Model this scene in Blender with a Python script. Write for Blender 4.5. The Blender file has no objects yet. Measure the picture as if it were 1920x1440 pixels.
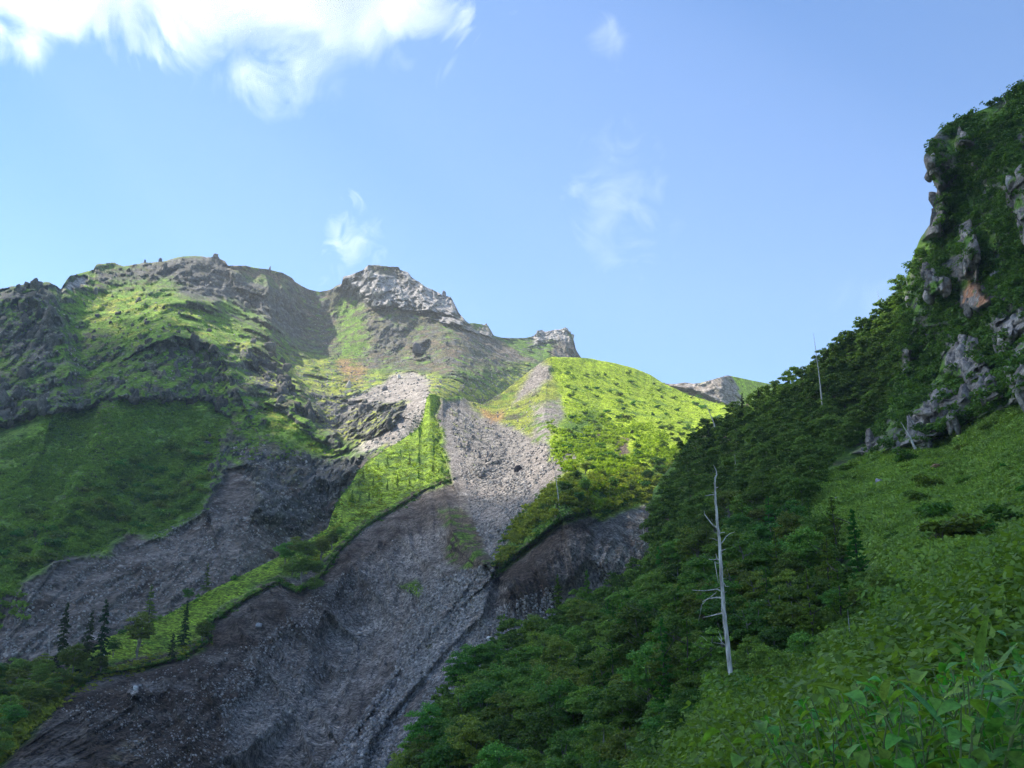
import bpy, math, random, time
import numpy as np
from mathutils import Vector, Matrix, Euler
T0 = time.time()
CLOUDS = True
HAZE = 0.00009
rng = np.random.default_rng(7)
random.seed(7)
sc = bpy.context.scene
COL = sc.collection
# ------------------------------------------------------------------ camera
PITCH = math.radians(17.0)
FPX = 1884.0                                  # focal length in pixels of the 1920 px wide photograph
cam = bpy.data.cameras.new('camera'); cam.sensor_width = 36.0; cam.lens = 36.0 * FPX / 1920.0
cam.clip_start = 0.1; cam.clip_end = 30000
camo = bpy.data.objects.new('camera', cam); COL.objects.link(camo)
camo.location = (0, 0, 0); camo.rotation_euler = (math.pi / 2 + PITCH, 0, 0)
sc.camera = camo
# ------------------------------------------------------------------ sun, sky, exposure
SUN_AZ = math.radians(-62.0)                  # from straight ahead (+Y), negative = to the left
SUN_EL = math.radians(47.0)
SUN = np.array([math.sin(SUN_AZ) * math.cos(SUN_EL), math.cos(SUN_AZ) * math.cos(SUN_EL), math.sin(SUN_EL)])
sun = bpy.data.lights.new('sun', 'SUN'); sun.energy = 4.5; sun.angle = math.radians(0.53); sun.color = (1.0, 0.93, 0.80)
suno = bpy.data.objects.new('sun', sun); COL.objects.link(suno)
suno.rotation_euler = Vector(-SUN).to_track_quat('-Z', 'Y').to_euler()
suno.location = (0, 0, 900)
w = bpy.data.worlds.new('World'); sc.world = w; w.use_nodes = True
nt = w.node_tree; nt.nodes.clear()
wo = nt.nodes.new('ShaderNodeOutputWorld'); bg = nt.nodes.new('ShaderNodeBackground'); sky = nt.nodes.new('ShaderNodeTexSky')
sky.sky_type = 'NISHITA'; sky.sun_disc = False; sky.sun_elevation = SUN_EL; sky.sun_rotation = SUN_AZ
sky.altitude = 0; sky.air_density = .92; sky.dust_density = .0; sky.ozone_density = 6.0
bg.inputs['Strength'].default_value = 0.107
nt.links.new(sky.outputs[0], bg.inputs[0]); nt.links.new(bg.outputs[0], wo.inputs[0])
sc.view_settings.view_transform = 'Standard'; sc.view_settings.look = 'None'
sc.view_settings.exposure = 1.3; sc.view_settings.gamma = 1.0
sc.cycles.max_bounces = 9; sc.cycles.diffuse_bounces = 3; sc.cycles.volume_bounces = 6; sc.cycles.transparent_max_bounces = 16
sc.cycles.use_denoising = True; sc.cycles.denoising_prefilter = 'NONE'; sc.cycles.volume_step_rate = .22; sc.cycles.volume_max_steps = 256

# ------------------------------------------------------------------ helpers
def ray(u, v):
    a = (np.asarray(u, float) - 960) / FPX; b = (720 - np.asarray(v, float)) / FPX
    return a, math.cos(PITCH) - b * math.sin(PITCH), math.sin(PITCH) + b * math.cos(PITCH)
def at(u, v, D):                               # a point D metres ahead of the camera, seen at photo pixel (u, v)
    dx, dy, dz = ray(u, v); D = np.asarray(D, float)
    return np.stack([D * dx / dy, D + 0 * dx, D * dz / dy], -1)
def tag(o, label=None, cat=None, group=None, kind=None):
    if label: o['label'] = label
    if cat: o['category'] = cat
    if group: o['group'] = group
    if kind: o['kind'] = kind
    return o
def _h(ix, iy, iz, seed):
    h = (ix * 374761393 + iy * 668265263 + iz * 2147483647 + seed * 1274126177) & 0xffffffff
    h = ((h ^ (h >> 13)) * 1274126177) & 0xffffffff
    h = ((h ^ (h >> 15)) * 2246822519) & 0xffffffff
    return (h ^ (h >> 16)) & 0xffffffff
def noise(P, seed=0):                          # gradient noise, about -1..1
    P = np.asarray(P, float); sh = P.shape[:-1]; P = P.reshape(-1, 3)
    F = np.floor(P); I = F.astype(np.int64); f = (P - F).astype(np.float32)
    t = f * f * f * (f * (f * 6 - 15) + 10)
    out = np.zeros(len(P), np.float32)
    for dx in (0, 1):
        wx = t[:, 0] if dx else 1 - t[:, 0]
        for dy in (0, 1):
            wy = t[:, 1] if dy else 1 - t[:, 1]
            for dz in (0, 1):
                wz = t[:, 2] if dz else 1 - t[:, 2]
                h = _h(I[:, 0] + dx, I[:, 1] + dy, I[:, 2] + dz, seed)
                gx = (h & 1023).astype(np.float32) / 511.5 - 1
                gy = ((h >> 10) & 1023).astype(np.float32) / 511.5 - 1
                gz = ((h >> 20) & 1023).astype(np.float32) / 511.5 - 1
                out += wx * wy * wz * (gx * (f[:, 0] - dx) + gy * (f[:, 1] - dy) + gz * (f[:, 2] - dz))
    return (out * 1.45).reshape(sh)
def fbm(P, wl, oct=4, seed=0, gain=0.5, ridged=False):
    s = 0; a = 1.0; tot = 0
    for k in range(oct):
        n = noise(P / (wl / 2 ** k) + 17.3 * k, seed + k)
        if ridged: n = 1 - 2 * np.abs(n) ** 0.8
        s = s + a * n; tot += a; a *= gain
    return s / tot
def worley(P, wl, seed=0):                     # returns F1, F2 and a random value of the nearest cell
    P = np.asarray(P, float) / wl; sh = P.shape[:-1]; P = P.reshape(-1, 3)
    I = np.floor(P).astype(np.int64)
    f1 = np.full(len(P), 9., np.float32); f2 = f1.copy(); cid = np.zeros(len(P), np.float32)
    for dx in (-1, 0, 1):
        for dy in (-1, 0, 1):
            for dz in (-1, 0, 1):
                J = I + (dx, dy, dz); h = _h(J[:, 0], J[:, 1], J[:, 2], seed)
                q = np.stack([(h & 1023) / 1023., ((h >> 10) & 1023) / 1023., ((h >> 20) & 1023) / 1023.], -1)
                d = np.sqrt((((J + q) - P) ** 2).sum(-1)).astype(np.float32)
                c = d < f1
                f2 = np.where(c, f1, np.minimum(f2, d)); cid = np.where(c, ((h >> 5) & 4095) / 4095., cid); f1 = np.where(c, d, f1)
    return f1.reshape(sh), f2.reshape(sh), cid.reshape(sh).astype(np.float32)
def curve(pts, x):
    p = np.array(pts, float); return np.interp(x, p[:, 0], p[:, 1])
def tps(pts):                                  # smooth distance field through (u, v, D) control points
    p = np.array(pts, float); X = p[:, :2] / 1000; y = np.log(p[:, 2]); n = len(X)
    def K(a, b):
        r2 = ((a[:, None] - b[None]) ** 2).sum(-1) + 1e-12
        return 0.5 * r2 * np.log(r2)
    A = np.zeros((n + 3, n + 3)); A[:n, :n] = K(X, X) + np.eye(n) * 2e-4
    A[:n, n] = 1; A[:n, n + 1:] = X; A[n, :n] = 1; A[n + 1:, :n] = X.T
    c = np.linalg.solve(A, np.concatenate([y, [0, 0, 0]]))
    lo, hi = p[:, 2].min() * .7, p[:, 2].max() * 1.15
    def f(U, V):
        sh = U.shape; Q = np.stack([U.ravel(), V.ravel()], -1) / 1000; out = np.empty(len(Q))
        for i in range(0, len(Q), 60000):
            q = Q[i:i + 60000]; out[i:i + 60000] = K(q, X) @ c[:n] + c[n] + q @ c[n + 1:]
        return np.clip(np.exp(out), lo, hi).reshape(sh)
    return f
def lowres(f, U, V, k=8):                      # evaluate a smooth field sparsely and interpolate on the grid
    r, c = U.shape; ri = np.unique(np.r_[np.arange(0, r, k), r - 1]); ci = np.unique(np.r_[np.arange(0, c, k), c - 1])
    G = f(U[np.ix_(ri, ci)], V[np.ix_(ri, ci)])
    T = np.stack([np.interp(np.arange(c), ci, G[i]) for i in range(len(ri))])
    return np.stack([np.interp(np.arange(r), ri, T[:, j]) for j in range(c)], 1)
def polydist(U, V, poly, closed=True):         # distance to the outline, inside test
    p = np.array(poly, float); q = np.roll(p, -1, 0) if closed else p[1:]
    if not closed: p = p[:-1]
    d = np.full(U.shape, 1e9, np.float32); ins = np.zeros(U.shape, bool); sg = np.zeros(U.shape, np.float32)
    for (x0, y0), (x1, y1) in zip(p, q):
        ex, ey = x1 - x0, y1 - y0; L = ex * ex + ey * ey + 1e-9
        t = np.clip(((U - x0) * ex + (V - y0) * ey) / L, 0, 1)
        dd = (U - x0 - t * ex) ** 2 + (V - y0 - t * ey) ** 2
        c = dd < d; d = np.where(c, dd, d)
        sg = np.where(c, np.sign(ex * (V - y0) - ey * (U - x0)), sg)
        if closed and abs(y1 - y0) > 1e-9: ins ^= ((V < y0) != (V < y1)) & (U < (x1 - x0) * (V - y0) / (y1 - y0) + x0)
    return np.sqrt(d), ins, sg
def pmask(U, V, poly, feather=8.):
    p = np.array(poly, float); m = np.zeros(U.shape, np.float32); pad = feather * 1.5 + 2
    b = (U > p[:, 0].min() - pad) & (U < p[:, 0].max() + pad) & (V > p[:, 1].min() - pad) & (V < p[:, 1].max() + pad)
    if not b.any(): return m
    d, ins, _ = polydist(U[b], V[b], poly); s = np.where(ins, d, -d)
    m[b] = np.clip(s / feather * .5 + .5, 0, 1); return m * m * (3 - 2 * m)
def sm(x, a, b):
    t = np.clip((x - a) / (b - a), 0, 1); return t * t * (3 - 2 * t)
def mixc(c, col, m): return c + (np.array(col, np.float32) - c) * m[..., None]

def mesh_np(name, V, F, mat=None, parent=None, attrs=None, smooth=False, link=True):
    """F: (n,k) array of face indices, all of one size"""
    V = np.ascontiguousarray(V, np.float32).reshape(-1, 3); F = np.ascontiguousarray(F, np.int32)
    me = bpy.data.meshes.new(name); n, k = F.shape
    me.vertices.add(len(V)); me.vertices.foreach_set('co', V.ravel())
    me.loops.add(n * k); me.loops.foreach_set('vertex_index', F.ravel())
    me.polygons.add(n); me.polygons.foreach_set('loop_start', np.arange(0, n * k, k, dtype=np.int32))
    if smooth: me.polygons.foreach_set('use_smooth', np.ones(n, bool))
    for an, (typ, dom, data) in (attrs or {}).items():
        a = me.attributes.new(an, typ, dom)
        data = np.ascontiguousarray(data, np.float32)
        a.data.foreach_set({'FLOAT': 'value', 'FLOAT_COLOR': 'color', 'FLOAT_VECTOR': 'vector'}[typ], data.ravel())
    me.update(); me.validate(verbose=False)
    if mat: me.materials.append(mat)
    if not link: return me
    o = bpy.data.objects.new(name, me); COL.objects.link(o)
    if parent: o.parent = parent
    return o

# ------------------------------------------------------------------ materials
def nodes(name):
    m = bpy.data.materials.new(name); m.use_nodes = True; t = m.node_tree; t.nodes.clear()
    out = t.nodes.new('ShaderNodeOutputMaterial'); return m, t, out
def mk(t, typ, **kw):
    n = t.nodes.new(typ)
    for k, v in kw.items():
        if k in n.inputs: n.inputs[k].default_value = v
        else: setattr(n, k, v)
    return n
def terrain_mat(name, s1=1.0, s2=6.0, bump=0.6, bumpdist=1.0, peb=0., pebsize=1.):
    m, t, out = nodes(name); L = t.links.new
    at_ = mk(t, 'ShaderNodeAttribute', attribute_name='ground_tone')
    geo = t.nodes.new('ShaderNodeNewGeometry')
    n1 = mk(t, 'ShaderNodeTexNoise', Scale=1.0 / s1, Detail=6.0, Roughness=0.65); L(geo.outputs['Position'], n1.inputs['Vector'])
    n2 = mk(t, 'ShaderNodeTexNoise', Scale=1.0 / s2, Detail=5.0, Roughness=0.6); L(geo.outputs['Position'], n2.inputs['Vector'])
    vo = mk(t, 'ShaderNodeTexVoronoi', Scale=1.3 / s1); L(geo.outputs['Position'], vo.inputs['Vector'])
    r1 = mk(t, 'ShaderNodeMapRange'); r1.inputs[1].default_value = .3; r1.inputs[2].default_value = .7; r1.inputs[3].default_value = .54; r1.inputs[4].default_value = 1.95
    L(n1.outputs[0], r1.inputs[0])
    r2 = mk(t, 'ShaderNodeMapRange'); r2.inputs[1].default_value = .3; r2.inputs[2].default_value = .7; r2.inputs[3].default_value = .65; r2.inputs[4].default_value = 1.35
    L(n2.outputs[0], r2.inputs[0])
    mu = mk(t, 'ShaderNodeMath', operation='MULTIPLY'); L(r1.outputs[0], mu.inputs[0]); L(r2.outputs[0], mu.inputs[1])
    if peb:                                    # single stones lighter or darker than their neighbours
        pv = mk(t, 'ShaderNodeTexVoronoi', Scale=1.0 / pebsize); L(geo.outputs['Position'], pv.inputs['Vector'])
        sx = t.nodes.new('ShaderNodeSeparateColor'); L(pv.outputs['Color'], sx.inputs[0])
        pr = mk(t, 'ShaderNodeMapRange'); pr.inputs[3].default_value = 1 - peb; pr.inputs[4].default_value = 1 + peb; L(sx.outputs[0], pr.inputs[0])
        mp2 = mk(t, 'ShaderNodeMath', operation='MULTIPLY'); L(mu.outputs[0], mp2.inputs[0]); L(pr.outputs[0], mp2.inputs[1]); mu = mp2
    vm = mk(t, 'ShaderNodeVectorMath', operation='SCALE'); L(at_.outputs['Color'], vm.inputs[0]); L(mu.outputs[0], vm.inputs['Scale'])
    b = mk(t, 'ShaderNodeBsdfPrincipled', Roughness=0.95); b.inputs['Specular IOR Level'].default_value = 0.15
    L(vm.outputs[0], b.inputs['Base Color'])
    ad = mk(t, 'ShaderNodeMath', operation='ADD'); L(n1.outputs[0], ad.inputs[0])
    vs = mk(t, 'ShaderNodeMath', operation='MULTIPLY'); vs.inputs[1].default_value = .6; L(vo.outputs[0], vs.inputs[0]); L(vs.outputs[0], ad.inputs[1])
    bu = mk(t, 'ShaderNodeBump', Strength=bump, Distance=bumpdist); L(ad.outputs[0], bu.inputs['Height']); L(bu.outputs[0], b.inputs['Normal'])
    L(b.outputs[0], out.inputs[0]); return m
def leaf_mat(name, c1, c2, trans=0.35, objvar=0.35, gloss=0.0, huevar=0.045, spots=0):
    """leaf colour varies leaf by leaf and plant by plant"""
    m, t, out = nodes(name); L = t.links.new
    a = mk(t, 'ShaderNodeAttribute', attribute_name='leaf_tone')
    oi = t.nodes.new('ShaderNodeObjectInfo')
    mx = mk(t, 'ShaderNodeMix', data_type='RGBA'); mx.inputs[6].default_value = (*c1, 1); mx.inputs[7].default_value = (*c2, 1); L(a.outputs['Fac'], mx.inputs[0])
    r = mk(t, 'ShaderNodeMapRange'); r.inputs[3].default_value = 1.15 * (1 - objvar); r.inputs[4].default_value = 1.15 * (1 + objvar); L(oi.outputs['Random'], r.inputs[0])
    h = mk(t, 'ShaderNodeMapRange'); h.inputs[3].default_value = .5 - huevar; h.inputs[4].default_value = .5 + huevar
    wn = mk(t, 'ShaderNodeTexWhiteNoise', noise_dimensions='1D'); L(oi.outputs['Random'], wn.inputs['W']); L(wn.outputs[0], h.inputs[0])
    hs = mk(t, 'ShaderNodeHueSaturation'); L(h.outputs[0], hs.inputs['Hue']); L(r.outputs[0], hs.inputs['Value']); L(mx.outputs[2], hs.inputs['Color'])
    if spots:                                  # veins, insect marks and browned patches
        tc = t.nodes.new('ShaderNodeTexCoord'); nz = mk(t, 'ShaderNodeTexNoise', Scale=22.0, Detail=5.0, Roughness=.7); L(tc.outputs['Object'], nz.inputs['Vector'])
        rr = mk(t, 'ShaderNodeMapRange'); rr.inputs[1].default_value = .35; rr.inputs[2].default_value = .65; rr.inputs[3].default_value = .6; rr.inputs[4].default_value = 1.45; L(nz.outputs[0], rr.inputs[0])
        m2 = mk(t, 'ShaderNodeVectorMath', operation='SCALE'); L(hs.outputs[0], m2.inputs[0]); L(rr.outputs[0], m2.inputs['Scale'])
        r3 = mk(t, 'ShaderNodeMapRange'); r3.inputs[1].default_value = .64; r3.inputs[2].default_value = .72; L(nz.outputs[0], r3.inputs[0])
        m3 = mk(t, 'ShaderNodeMix', data_type='RGBA'); m3.inputs[7].default_value = (.16, .11, .035, 1); L(r3.outputs[0], m3.inputs[0]); L(m2.outputs[0], m3.inputs[6])
        class _o: outputs = [m3.outputs[2]]
        hs = _o
    d = mk(t, 'ShaderNodeBsdfPrincipled', Roughness=0.55 if gloss else .8); d.inputs['Specular IOR Level'].default_value = .5 * gloss + .1; L(hs.outputs[0], d.inputs['Base Color'])
    tr = t.nodes.new('ShaderNodeBsdfTranslucent')
    sc_ = mk(t, 'ShaderNodeMix', data_type='RGBA', blend_type='MULTIPLY'); sc_.inputs[0].default_value = 1; sc_.inputs[7].default_value = (1.15, 1.2, .5, 1)
    L(hs.outputs[0], sc_.inputs[6]); L(sc_.outputs[2], tr.inputs[0])
    ms = mk(t, 'ShaderNodeMixShader'); ms.inputs[0].default_value = trans; L(d.outputs[0], ms.inputs[1]); L(tr.outputs[0], ms.inputs[2])
    L(ms.outputs[0], out.inputs[0]); return m
def bark_mat(name, c1, c2, scale=6.0):
    m, t, out = nodes(name); L = t.links.new
    tc = t.nodes.new('ShaderNodeTexCoord'); mp = t.nodes.new('ShaderNodeMapping'); mp.inputs['Scale'].default_value = (1, 1, .18); L(tc.outputs['Object'], mp.inputs[0])
    n = mk(t, 'ShaderNodeTexNoise', Scale=scale, Detail=6.0, Roughness=.65); L(mp.outputs[0], n.inputs['Vector'])
    cr = t.nodes.new('ShaderNodeValToRGB'); cr.color_ramp.elements[0].position = .35; cr.color_ramp.elements[0].color = (*c1, 1)
    cr.color_ramp.elements[1].position = .62; cr.color_ramp.elements[1].color = (*c2, 1); L(n.outputs[0], cr.inputs[0])
    b = mk(t, 'ShaderNodeBsdfPrincipled', Roughness=.85); L(cr.outputs[0], b.inputs['Base Color'])
    bu = mk(t, 'ShaderNodeBump', Strength=.7, Distance=.05); L(n.outputs[0], bu.inputs['Height']); L(bu.outputs[0], b.inputs['Normal'])
    L(b.outputs[0], out.inputs[0]); return m
# ------------------------------------------------------------------ terrain sheets
class Sheet:
    """a land surface: a grid whose points have a position, an albedo and a relief strength"""
    def __init__(s, U, V): s.U, s.V = U, V; s.c = np.zeros(U.shape + (3,), np.float32); s.rock = np.zeros(U.shape, np.float32); s.hum = np.zeros(U.shape, np.float32)
    def base(s, pts): s.D = lowres(tps(pts), s.U, s.V); s.D0 = s.D.copy(); s.P0 = at(s.U, s.V, s.D)
    def warp(s, amp=9., seed=5, big=0.):
        s.WU = s.U + amp * fbm(s.P0, 14, 4, seed) * 1.6 + big * fbm(s.P0 * [1, .3, 1], 55, 3, seed + 20); s.WV = s.V + amp * fbm(s.P0, 14, 4, seed + 50) * 1.6 + big * fbm(s.P0 * [1, .3, 1], 55, 3, seed + 70)
    def paint(s, poly, fn, feather=7., rock=None, hum=None, strength=1.):
        m = pmask(s.WU, s.WV, poly, feather) * strength; b = m > 0
        if not b.any(): return
        col = fn(s.P0[b], s.U[b], s.V[b]); s.c[b] += (col - s.c[b]) * m[b][:, None]
        if rock is not None: s.rock[b] += (rock - s.rock[b]) * m[b]
        if hum is not None: s.hum[b] += (hum - s.hum[b]) * m[b]
    def stroke(s, line, w_, fn, strength=1.):
        d, _, _ = polydist(s.WU, s.WV, line, closed=False); m = (1 - sm(d, w_ * .5, w_)) * strength; b = m > 0
        s.c[b] += (fn(s.P0[b], None, None) - s.c[b]) * m[b][:, None]
    def ridge(s, line, H, Lf, Lb, front=1):
        if not hasattr(s, 'RU'):
            s.RU = s.U + 9 * fbm(s.P0 * [1, .4, 1], 40, 4, 400) + 3 * fbm(s.P0 * [1, .4, 1], 9, 3, 403); s.RV = s.V + 9 * fbm(s.P0 * [1, .4, 1], 40, 4, 401) + 3 * fbm(s.P0 * [1, .4, 1], 9, 3, 404); s.RH = 1 + .9 * fbm(s.P0 * [1, .4, 1], 30, 3, 402)
        b0 = np.array(line, float); pad = Lf * 4
        b = (s.U > b0[:, 0].min() - pad) & (s.U < b0[:, 0].max() + pad) & (s.V > b0[:, 1].min() - pad) & (s.V < b0[:, 1].max() + pad)
        w_ = .35 if Lb < 5 else 1
        d, _, sg = polydist((s.U + (s.RU - s.U) * w_)[b], (s.V + (s.RV - s.V) * w_)[b], line, closed=False); sg = sg * front
        k = np.where(sg >= 0, np.exp(-d / Lf), np.clip(1 - d / Lb, 0, 1) ** 2)
        s.D[b] -= H * k * np.clip(s.RH[b], .2, 2)
    def finish(s): s.P = at(s.U, s.V, s.D)
    def point(s, u, v):
        """nearest grid point"""
        r, c = s.find(u, v); return s.P[r, c]
# palettes: each returns an albedo per point
def pal(*cs):
    cs = np.array(cs, np.float32)
    def f(x):
        x = np.clip(x, 0, .9999) * (len(cs) - 1); i = x.astype(int); t = (x - i)[:, None]
        return cs[i] * (1 - t) + cs[i + 1] * t
    return f
def mixfn(f1, f2, wl, thr=0., soft=.15, seed=3, oct=5):
    def f(P, U, V):
        m = sm(fbm(P, wl, oct, seed, .6), thr - soft, thr + soft)[:, None]
        return f1(P, U, V) * (1 - m) + f2(P, U, V) * m
    return f
def fld(p, wl, seed=11, oct=5, k=.75, st=None):
    def f(P, U, V):
        Q = P if st is None else P * np.array(st)
        return p(.5 + k * fbm(Q, wl, oct, seed, .62))
    return f
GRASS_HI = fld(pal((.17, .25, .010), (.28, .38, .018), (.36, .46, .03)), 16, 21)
GRASS_MID = fld(pal((.05, .10, .012), (.10, .185, .019), (.17, .26, .03)), 12, 22)
GRASS_DK = fld(pal((.042, .080, .014), (.075, .14, .022), (.115, .20, .03)), 9, 23)
GRASS_STRIP = fld(pal((.13, .21, .018), (.20, .30, .024), (.26, .37, .032)), 8, 24, k=.6)
YELLOW = fld(pal((.11, .135, .022), (.22, .25, .035), (.31, .33, .05)), 14, 25)
OLIVE = fld(pal((.050, .052, .030), (.085, .085, .045), (.13, .12, .07)), 18, 26)
ROCK = fld(pal((.032, .033, .032), (.085, .084, .080), (.20, .19, .18)), 7, 27)
ROCK_PALE = fld(pal((.13, .125, .13), (.27, .255, .25), (.42, .38, .35)), 9, 28)
SCREE = fld(pal((.13, .116, .104), (.235, .212, .192), (.38, .345, .315)), 6, 29, k=.9)
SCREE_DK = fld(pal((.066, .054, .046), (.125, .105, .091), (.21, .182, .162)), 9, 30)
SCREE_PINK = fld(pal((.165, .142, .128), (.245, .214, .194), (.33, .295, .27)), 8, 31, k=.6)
SOIL = fld(pal((.030, .021, .017), (.062, .045, .035), (.10, .076, .06)), 12, 32)
ORANGE = fld(pal((.16, .07, .035), (.32, .15, .08), (.40, .24, .15)), 6, 33)
BROWNV = fld(pal((.07, .052, .04), (.12, .09, .066), (.14, .125, .06)), 5, 34)

STEP = 1.9
# ---- far massif -------------------------------------------------------------------------------------------
SKY_A = [(-420, 640), (-200, 590), (0, 540), (28, 536), (60, 530), (90, 528), (108, 537), (114, 541), (122, 528), (132, 517), (150, 512), (160, 509), (175, 506), (180, 497), (200, 494), (215, 493), (232, 499),
 (250, 496), (267, 492), (278, 492), (294, 492), (309, 490), (330, 483), (360, 480), (396, 482), (408, 479), (412, 486), (422, 489), (428, 498), (460, 498),
 (490, 504), (502, 505), (512, 507), (530, 512), (548, 521), (553, 528), (566, 536), (580, 543), (600, 547), (618, 543), (630, 536), (641, 532), (643, 519), (660, 515), (680, 507), (690, 498), (700, 496),
 (720, 498), (738, 500), (748, 501), (750, 507), (765, 511), (772, 520), (785, 528), (800, 538), (815, 545), (830, 553), (845, 556), (850, 565), (855, 576), (862, 590), (872, 600), (880, 606), (888, 606), (905, 609),
 (915, 611), (921, 621), (926, 630), (940, 633), (962, 634), (988, 633), (1002, 629), (1010, 620), (1016, 618), (1022, 622), (1036, 619), (1050, 617), (1061, 613), (1064, 617), (1070, 624), (1076, 638), (1080, 655), (1087, 666), (1092, 673),
 (1120, 690), (1180, 705), (1245, 719), (1262, 720), (1285, 717), (1300, 720), (1320, 716), (1340, 711), (1358, 705), (1366, 704), (1385, 708), (1420, 715), (1450, 721), (1520, 735), (1700, 790)]
ROCKY = [(-420, 1), (110, 1), (150, .8), (430, 1), (440, .3), (495, .3), (550, .5), (590, .2), (625, .7), (870, 1), (925, .8), (940, .15), (1000, .6), (1090, .8), (1120, .2), (1245, .2), (1300, .6), (1366, .3), (1450, .1), (1700, .1)]
uu = np.arange(-380, 1640, STEP)
vt = curve(SKY_A, uu)
vt = vt + curve(ROCKY, uu) * (4.2 * fbm(np.stack([uu / 26, uu * 0, uu * 0 + .5], -1), 1, 4, 71, .6) + 1.0 * fbm(np.stack([uu / 5, uu * 0, uu * 0 + .5], -1), 1, 2, 72))
nr = int(620 / STEP)
def gsm(y, sg):
    k = np.arange(-3 * sg, 3 * sg + 1); g = np.exp(-.5 * (k / sg) ** 2); g /= g.sum(); return np.convolve(np.pad(y, 3 * sg, 'edge'), g, 'valid')
def skyrows(top, t, bot, sg=12):
    s = gsm(top, sg); t = t[:, None]
    return s[None] + t * (bot - s)[None] + (top - s)[None] * (1 - t) ** 14
def gfind(top, bot, x0, n, nc):
    s = gsm(top, 12)
    def f(u, v):
        c = np.clip((np.asarray(u) - x0) / STEP, 0, nc - 1).astype(int)
        return np.clip((v - s[c]) / (bot[c] - s[c]) * (n - 1), 0, n - 1).astype(int), c
    return f
tt = np.linspace(0, 1, nr) ** 1.0
vb = curve([(-380, 1330), (0, 1330), (300, 1250), (640, 1060), (760, 900), (900, 830), (1030, 760), (1300, 800), (1640, 860)], uu)
A = Sheet(np.repeat(uu[None], nr, 0), skyrows(vt, tt, vb))
A.find = gfind(vt, vb, uu[0], nr, len(uu))
A.base([(-380, 640, 900), (-380, 1000, 520), (-380, 1330, 380), (0, 538, 900), (110, 530, 920), (0, 700, 760), (0, 900, 600), (0, 1050, 490), (0, 1200, 410), (0, 1330, 350), (200, 1150, 440), (300, 1250, 400), (150, 640, 850), (200, 800, 690), (250, 745, 730),
 (100, 950, 570), (300, 1000, 560), (300, 900, 640), (400, 1050, 510), (500, 950, 590), (330, 600, 900), (200, 495, 1120), (330, 482, 1180), (420, 495, 1200), (500, 505, 1250), (450, 590, 1080), (480, 640, 960), (480, 720, 830), (400, 700, 820), (400, 800, 720),
 (560, 760, 800), (600, 547, 1360), (560, 640, 1180), (700, 497, 1360), (700, 600, 1240), (700, 680, 1080), (640, 740, 900), (600, 900, 660), (640, 1000, 600), (690, 864, 600), (735, 838, 605), (775, 803, 650), (740, 790, 680), (690, 815, 720), (800, 745, 730), (760, 750, 800), (650, 850, 700), (700, 770, 800), (800, 700, 980), (850, 640, 1120), (865, 595, 1290), (760, 560, 1300),
 (925, 628, 1310), (900, 700, 1030), (1000, 633, 1430), (1050, 616, 1440), (1090, 672, 1430), (1000, 690, 1200), (900, 830, 880), (1030, 760, 1080), (1180, 760, 1100), (1250, 718, 1150), (1365, 705, 1120), (1450, 720, 1220), (1300, 800, 1050), (1640, 800, 1200), (760, 900, 600)])
A.warp(9, 5, 26)
# spurs and cliff edges of the massif
A.ridge([(300, 545), (360, 560), (430, 570), (500, 600), (545, 640), (590, 690), (650, 720)], 45, 60, 16)
A.ridge([(300, 640), (330, 625), (390, 640), (430, 690), (450, 740)], 28, 45, 30, -1)
A.ridge([(470, 640), (520, 660), (560, 720), (600, 780), (640, 830), (690, 858)], 42, 55, 10)
A.ridge([(60, 1060), (110, 960), (170, 850), (192, 760)], 16, 60, 22, 1)
A.ridge([(120, 1040), (200, 930), (260, 820), (275, 750)], 10, 60, 40, -1)
A.ridge([(0, 1000), (60, 900), (110, 800)], 9, 50, 36, -1)
A.ridge([(390, 960), (360, 860), (390, 760)], 12, 60, 30, 1)
A.ridge([(-30, 560), (60, 560), (110, 600), (130, 700), (100, 780)], 34, 60, 40)
A.ridge([(430, 495), (440, 540), (490, 560), (495, 600)], 26, 30, 14, -1)
A.ridge([(500, 530), (505, 560), (512, 620)], 22, 26, 7)
A.ridge([(640, 525), (700, 545), (780, 560), (860, 600)], 18, 60, 20)
A.ridge([(690, 500), (720, 545), (760, 590)], 12, 40, 40)
A.ridge([(760, 640), (790, 655), (800, 668)], 14, 14, 8)
A.ridge([(850, 560), (900, 640), (960, 670), (1010, 682)], 16, 60, 30)
A.ridge([(1010, 628), (1050, 640), (1085, 660)], 14, 22, 10)
A.ridge([(655, 750), (690, 758), (740, 775)], 14, 22, 8, -1)
A.ridge([(560, 880), (620, 905), (660, 880)], 15, 24, 12)
A.ridge([(1250, 722), (1300, 730), (1370, 760)], 30, 60, 8, -1)
A.ridge([(300, 1005), (240, 1000), (190, 1040), (100, 1052), (30, 1100), (-60, 1130)], 10, 30, 8, -1)
A.ridge([(300, 1005), (380, 960), (400, 900)], 8, 30, 12, -1)
A.D0 = A.D.copy(); A.P0 = at(A.U, A.V, A.D)
mossy = mixfn(mixfn(ROCK, OLIVE, 22, -.05, .2, 44), mixfn(GRASS_MID, GRASS_DK, 30, 0, .2, 42), 15, -.08, .10, 41)
A.paint([(-999, 0), (2999, 0), (2999, 2999), (-999, 2999)], mossy, 1, .8, .2)
lush = mixfn(GRASS_MID, mixfn(YELLOW, ROCK, 9, .2, .1, 47), 18, .12, .12, 43)
A.paint([(130, 560), (200, 535), (330, 545), (400, 590), (480, 630), (560, 670), (500, 700), (400, 640), (330, 620), (250, 640), (160, 610)], lush, 14, .5, .3)
A.paint([(430, 640), (500, 650), (550, 720), (520, 760), (470, 720)], mixfn(YELLOW, ROCK, 8, -.05, .1, 48), 12, .8, .2)
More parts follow.
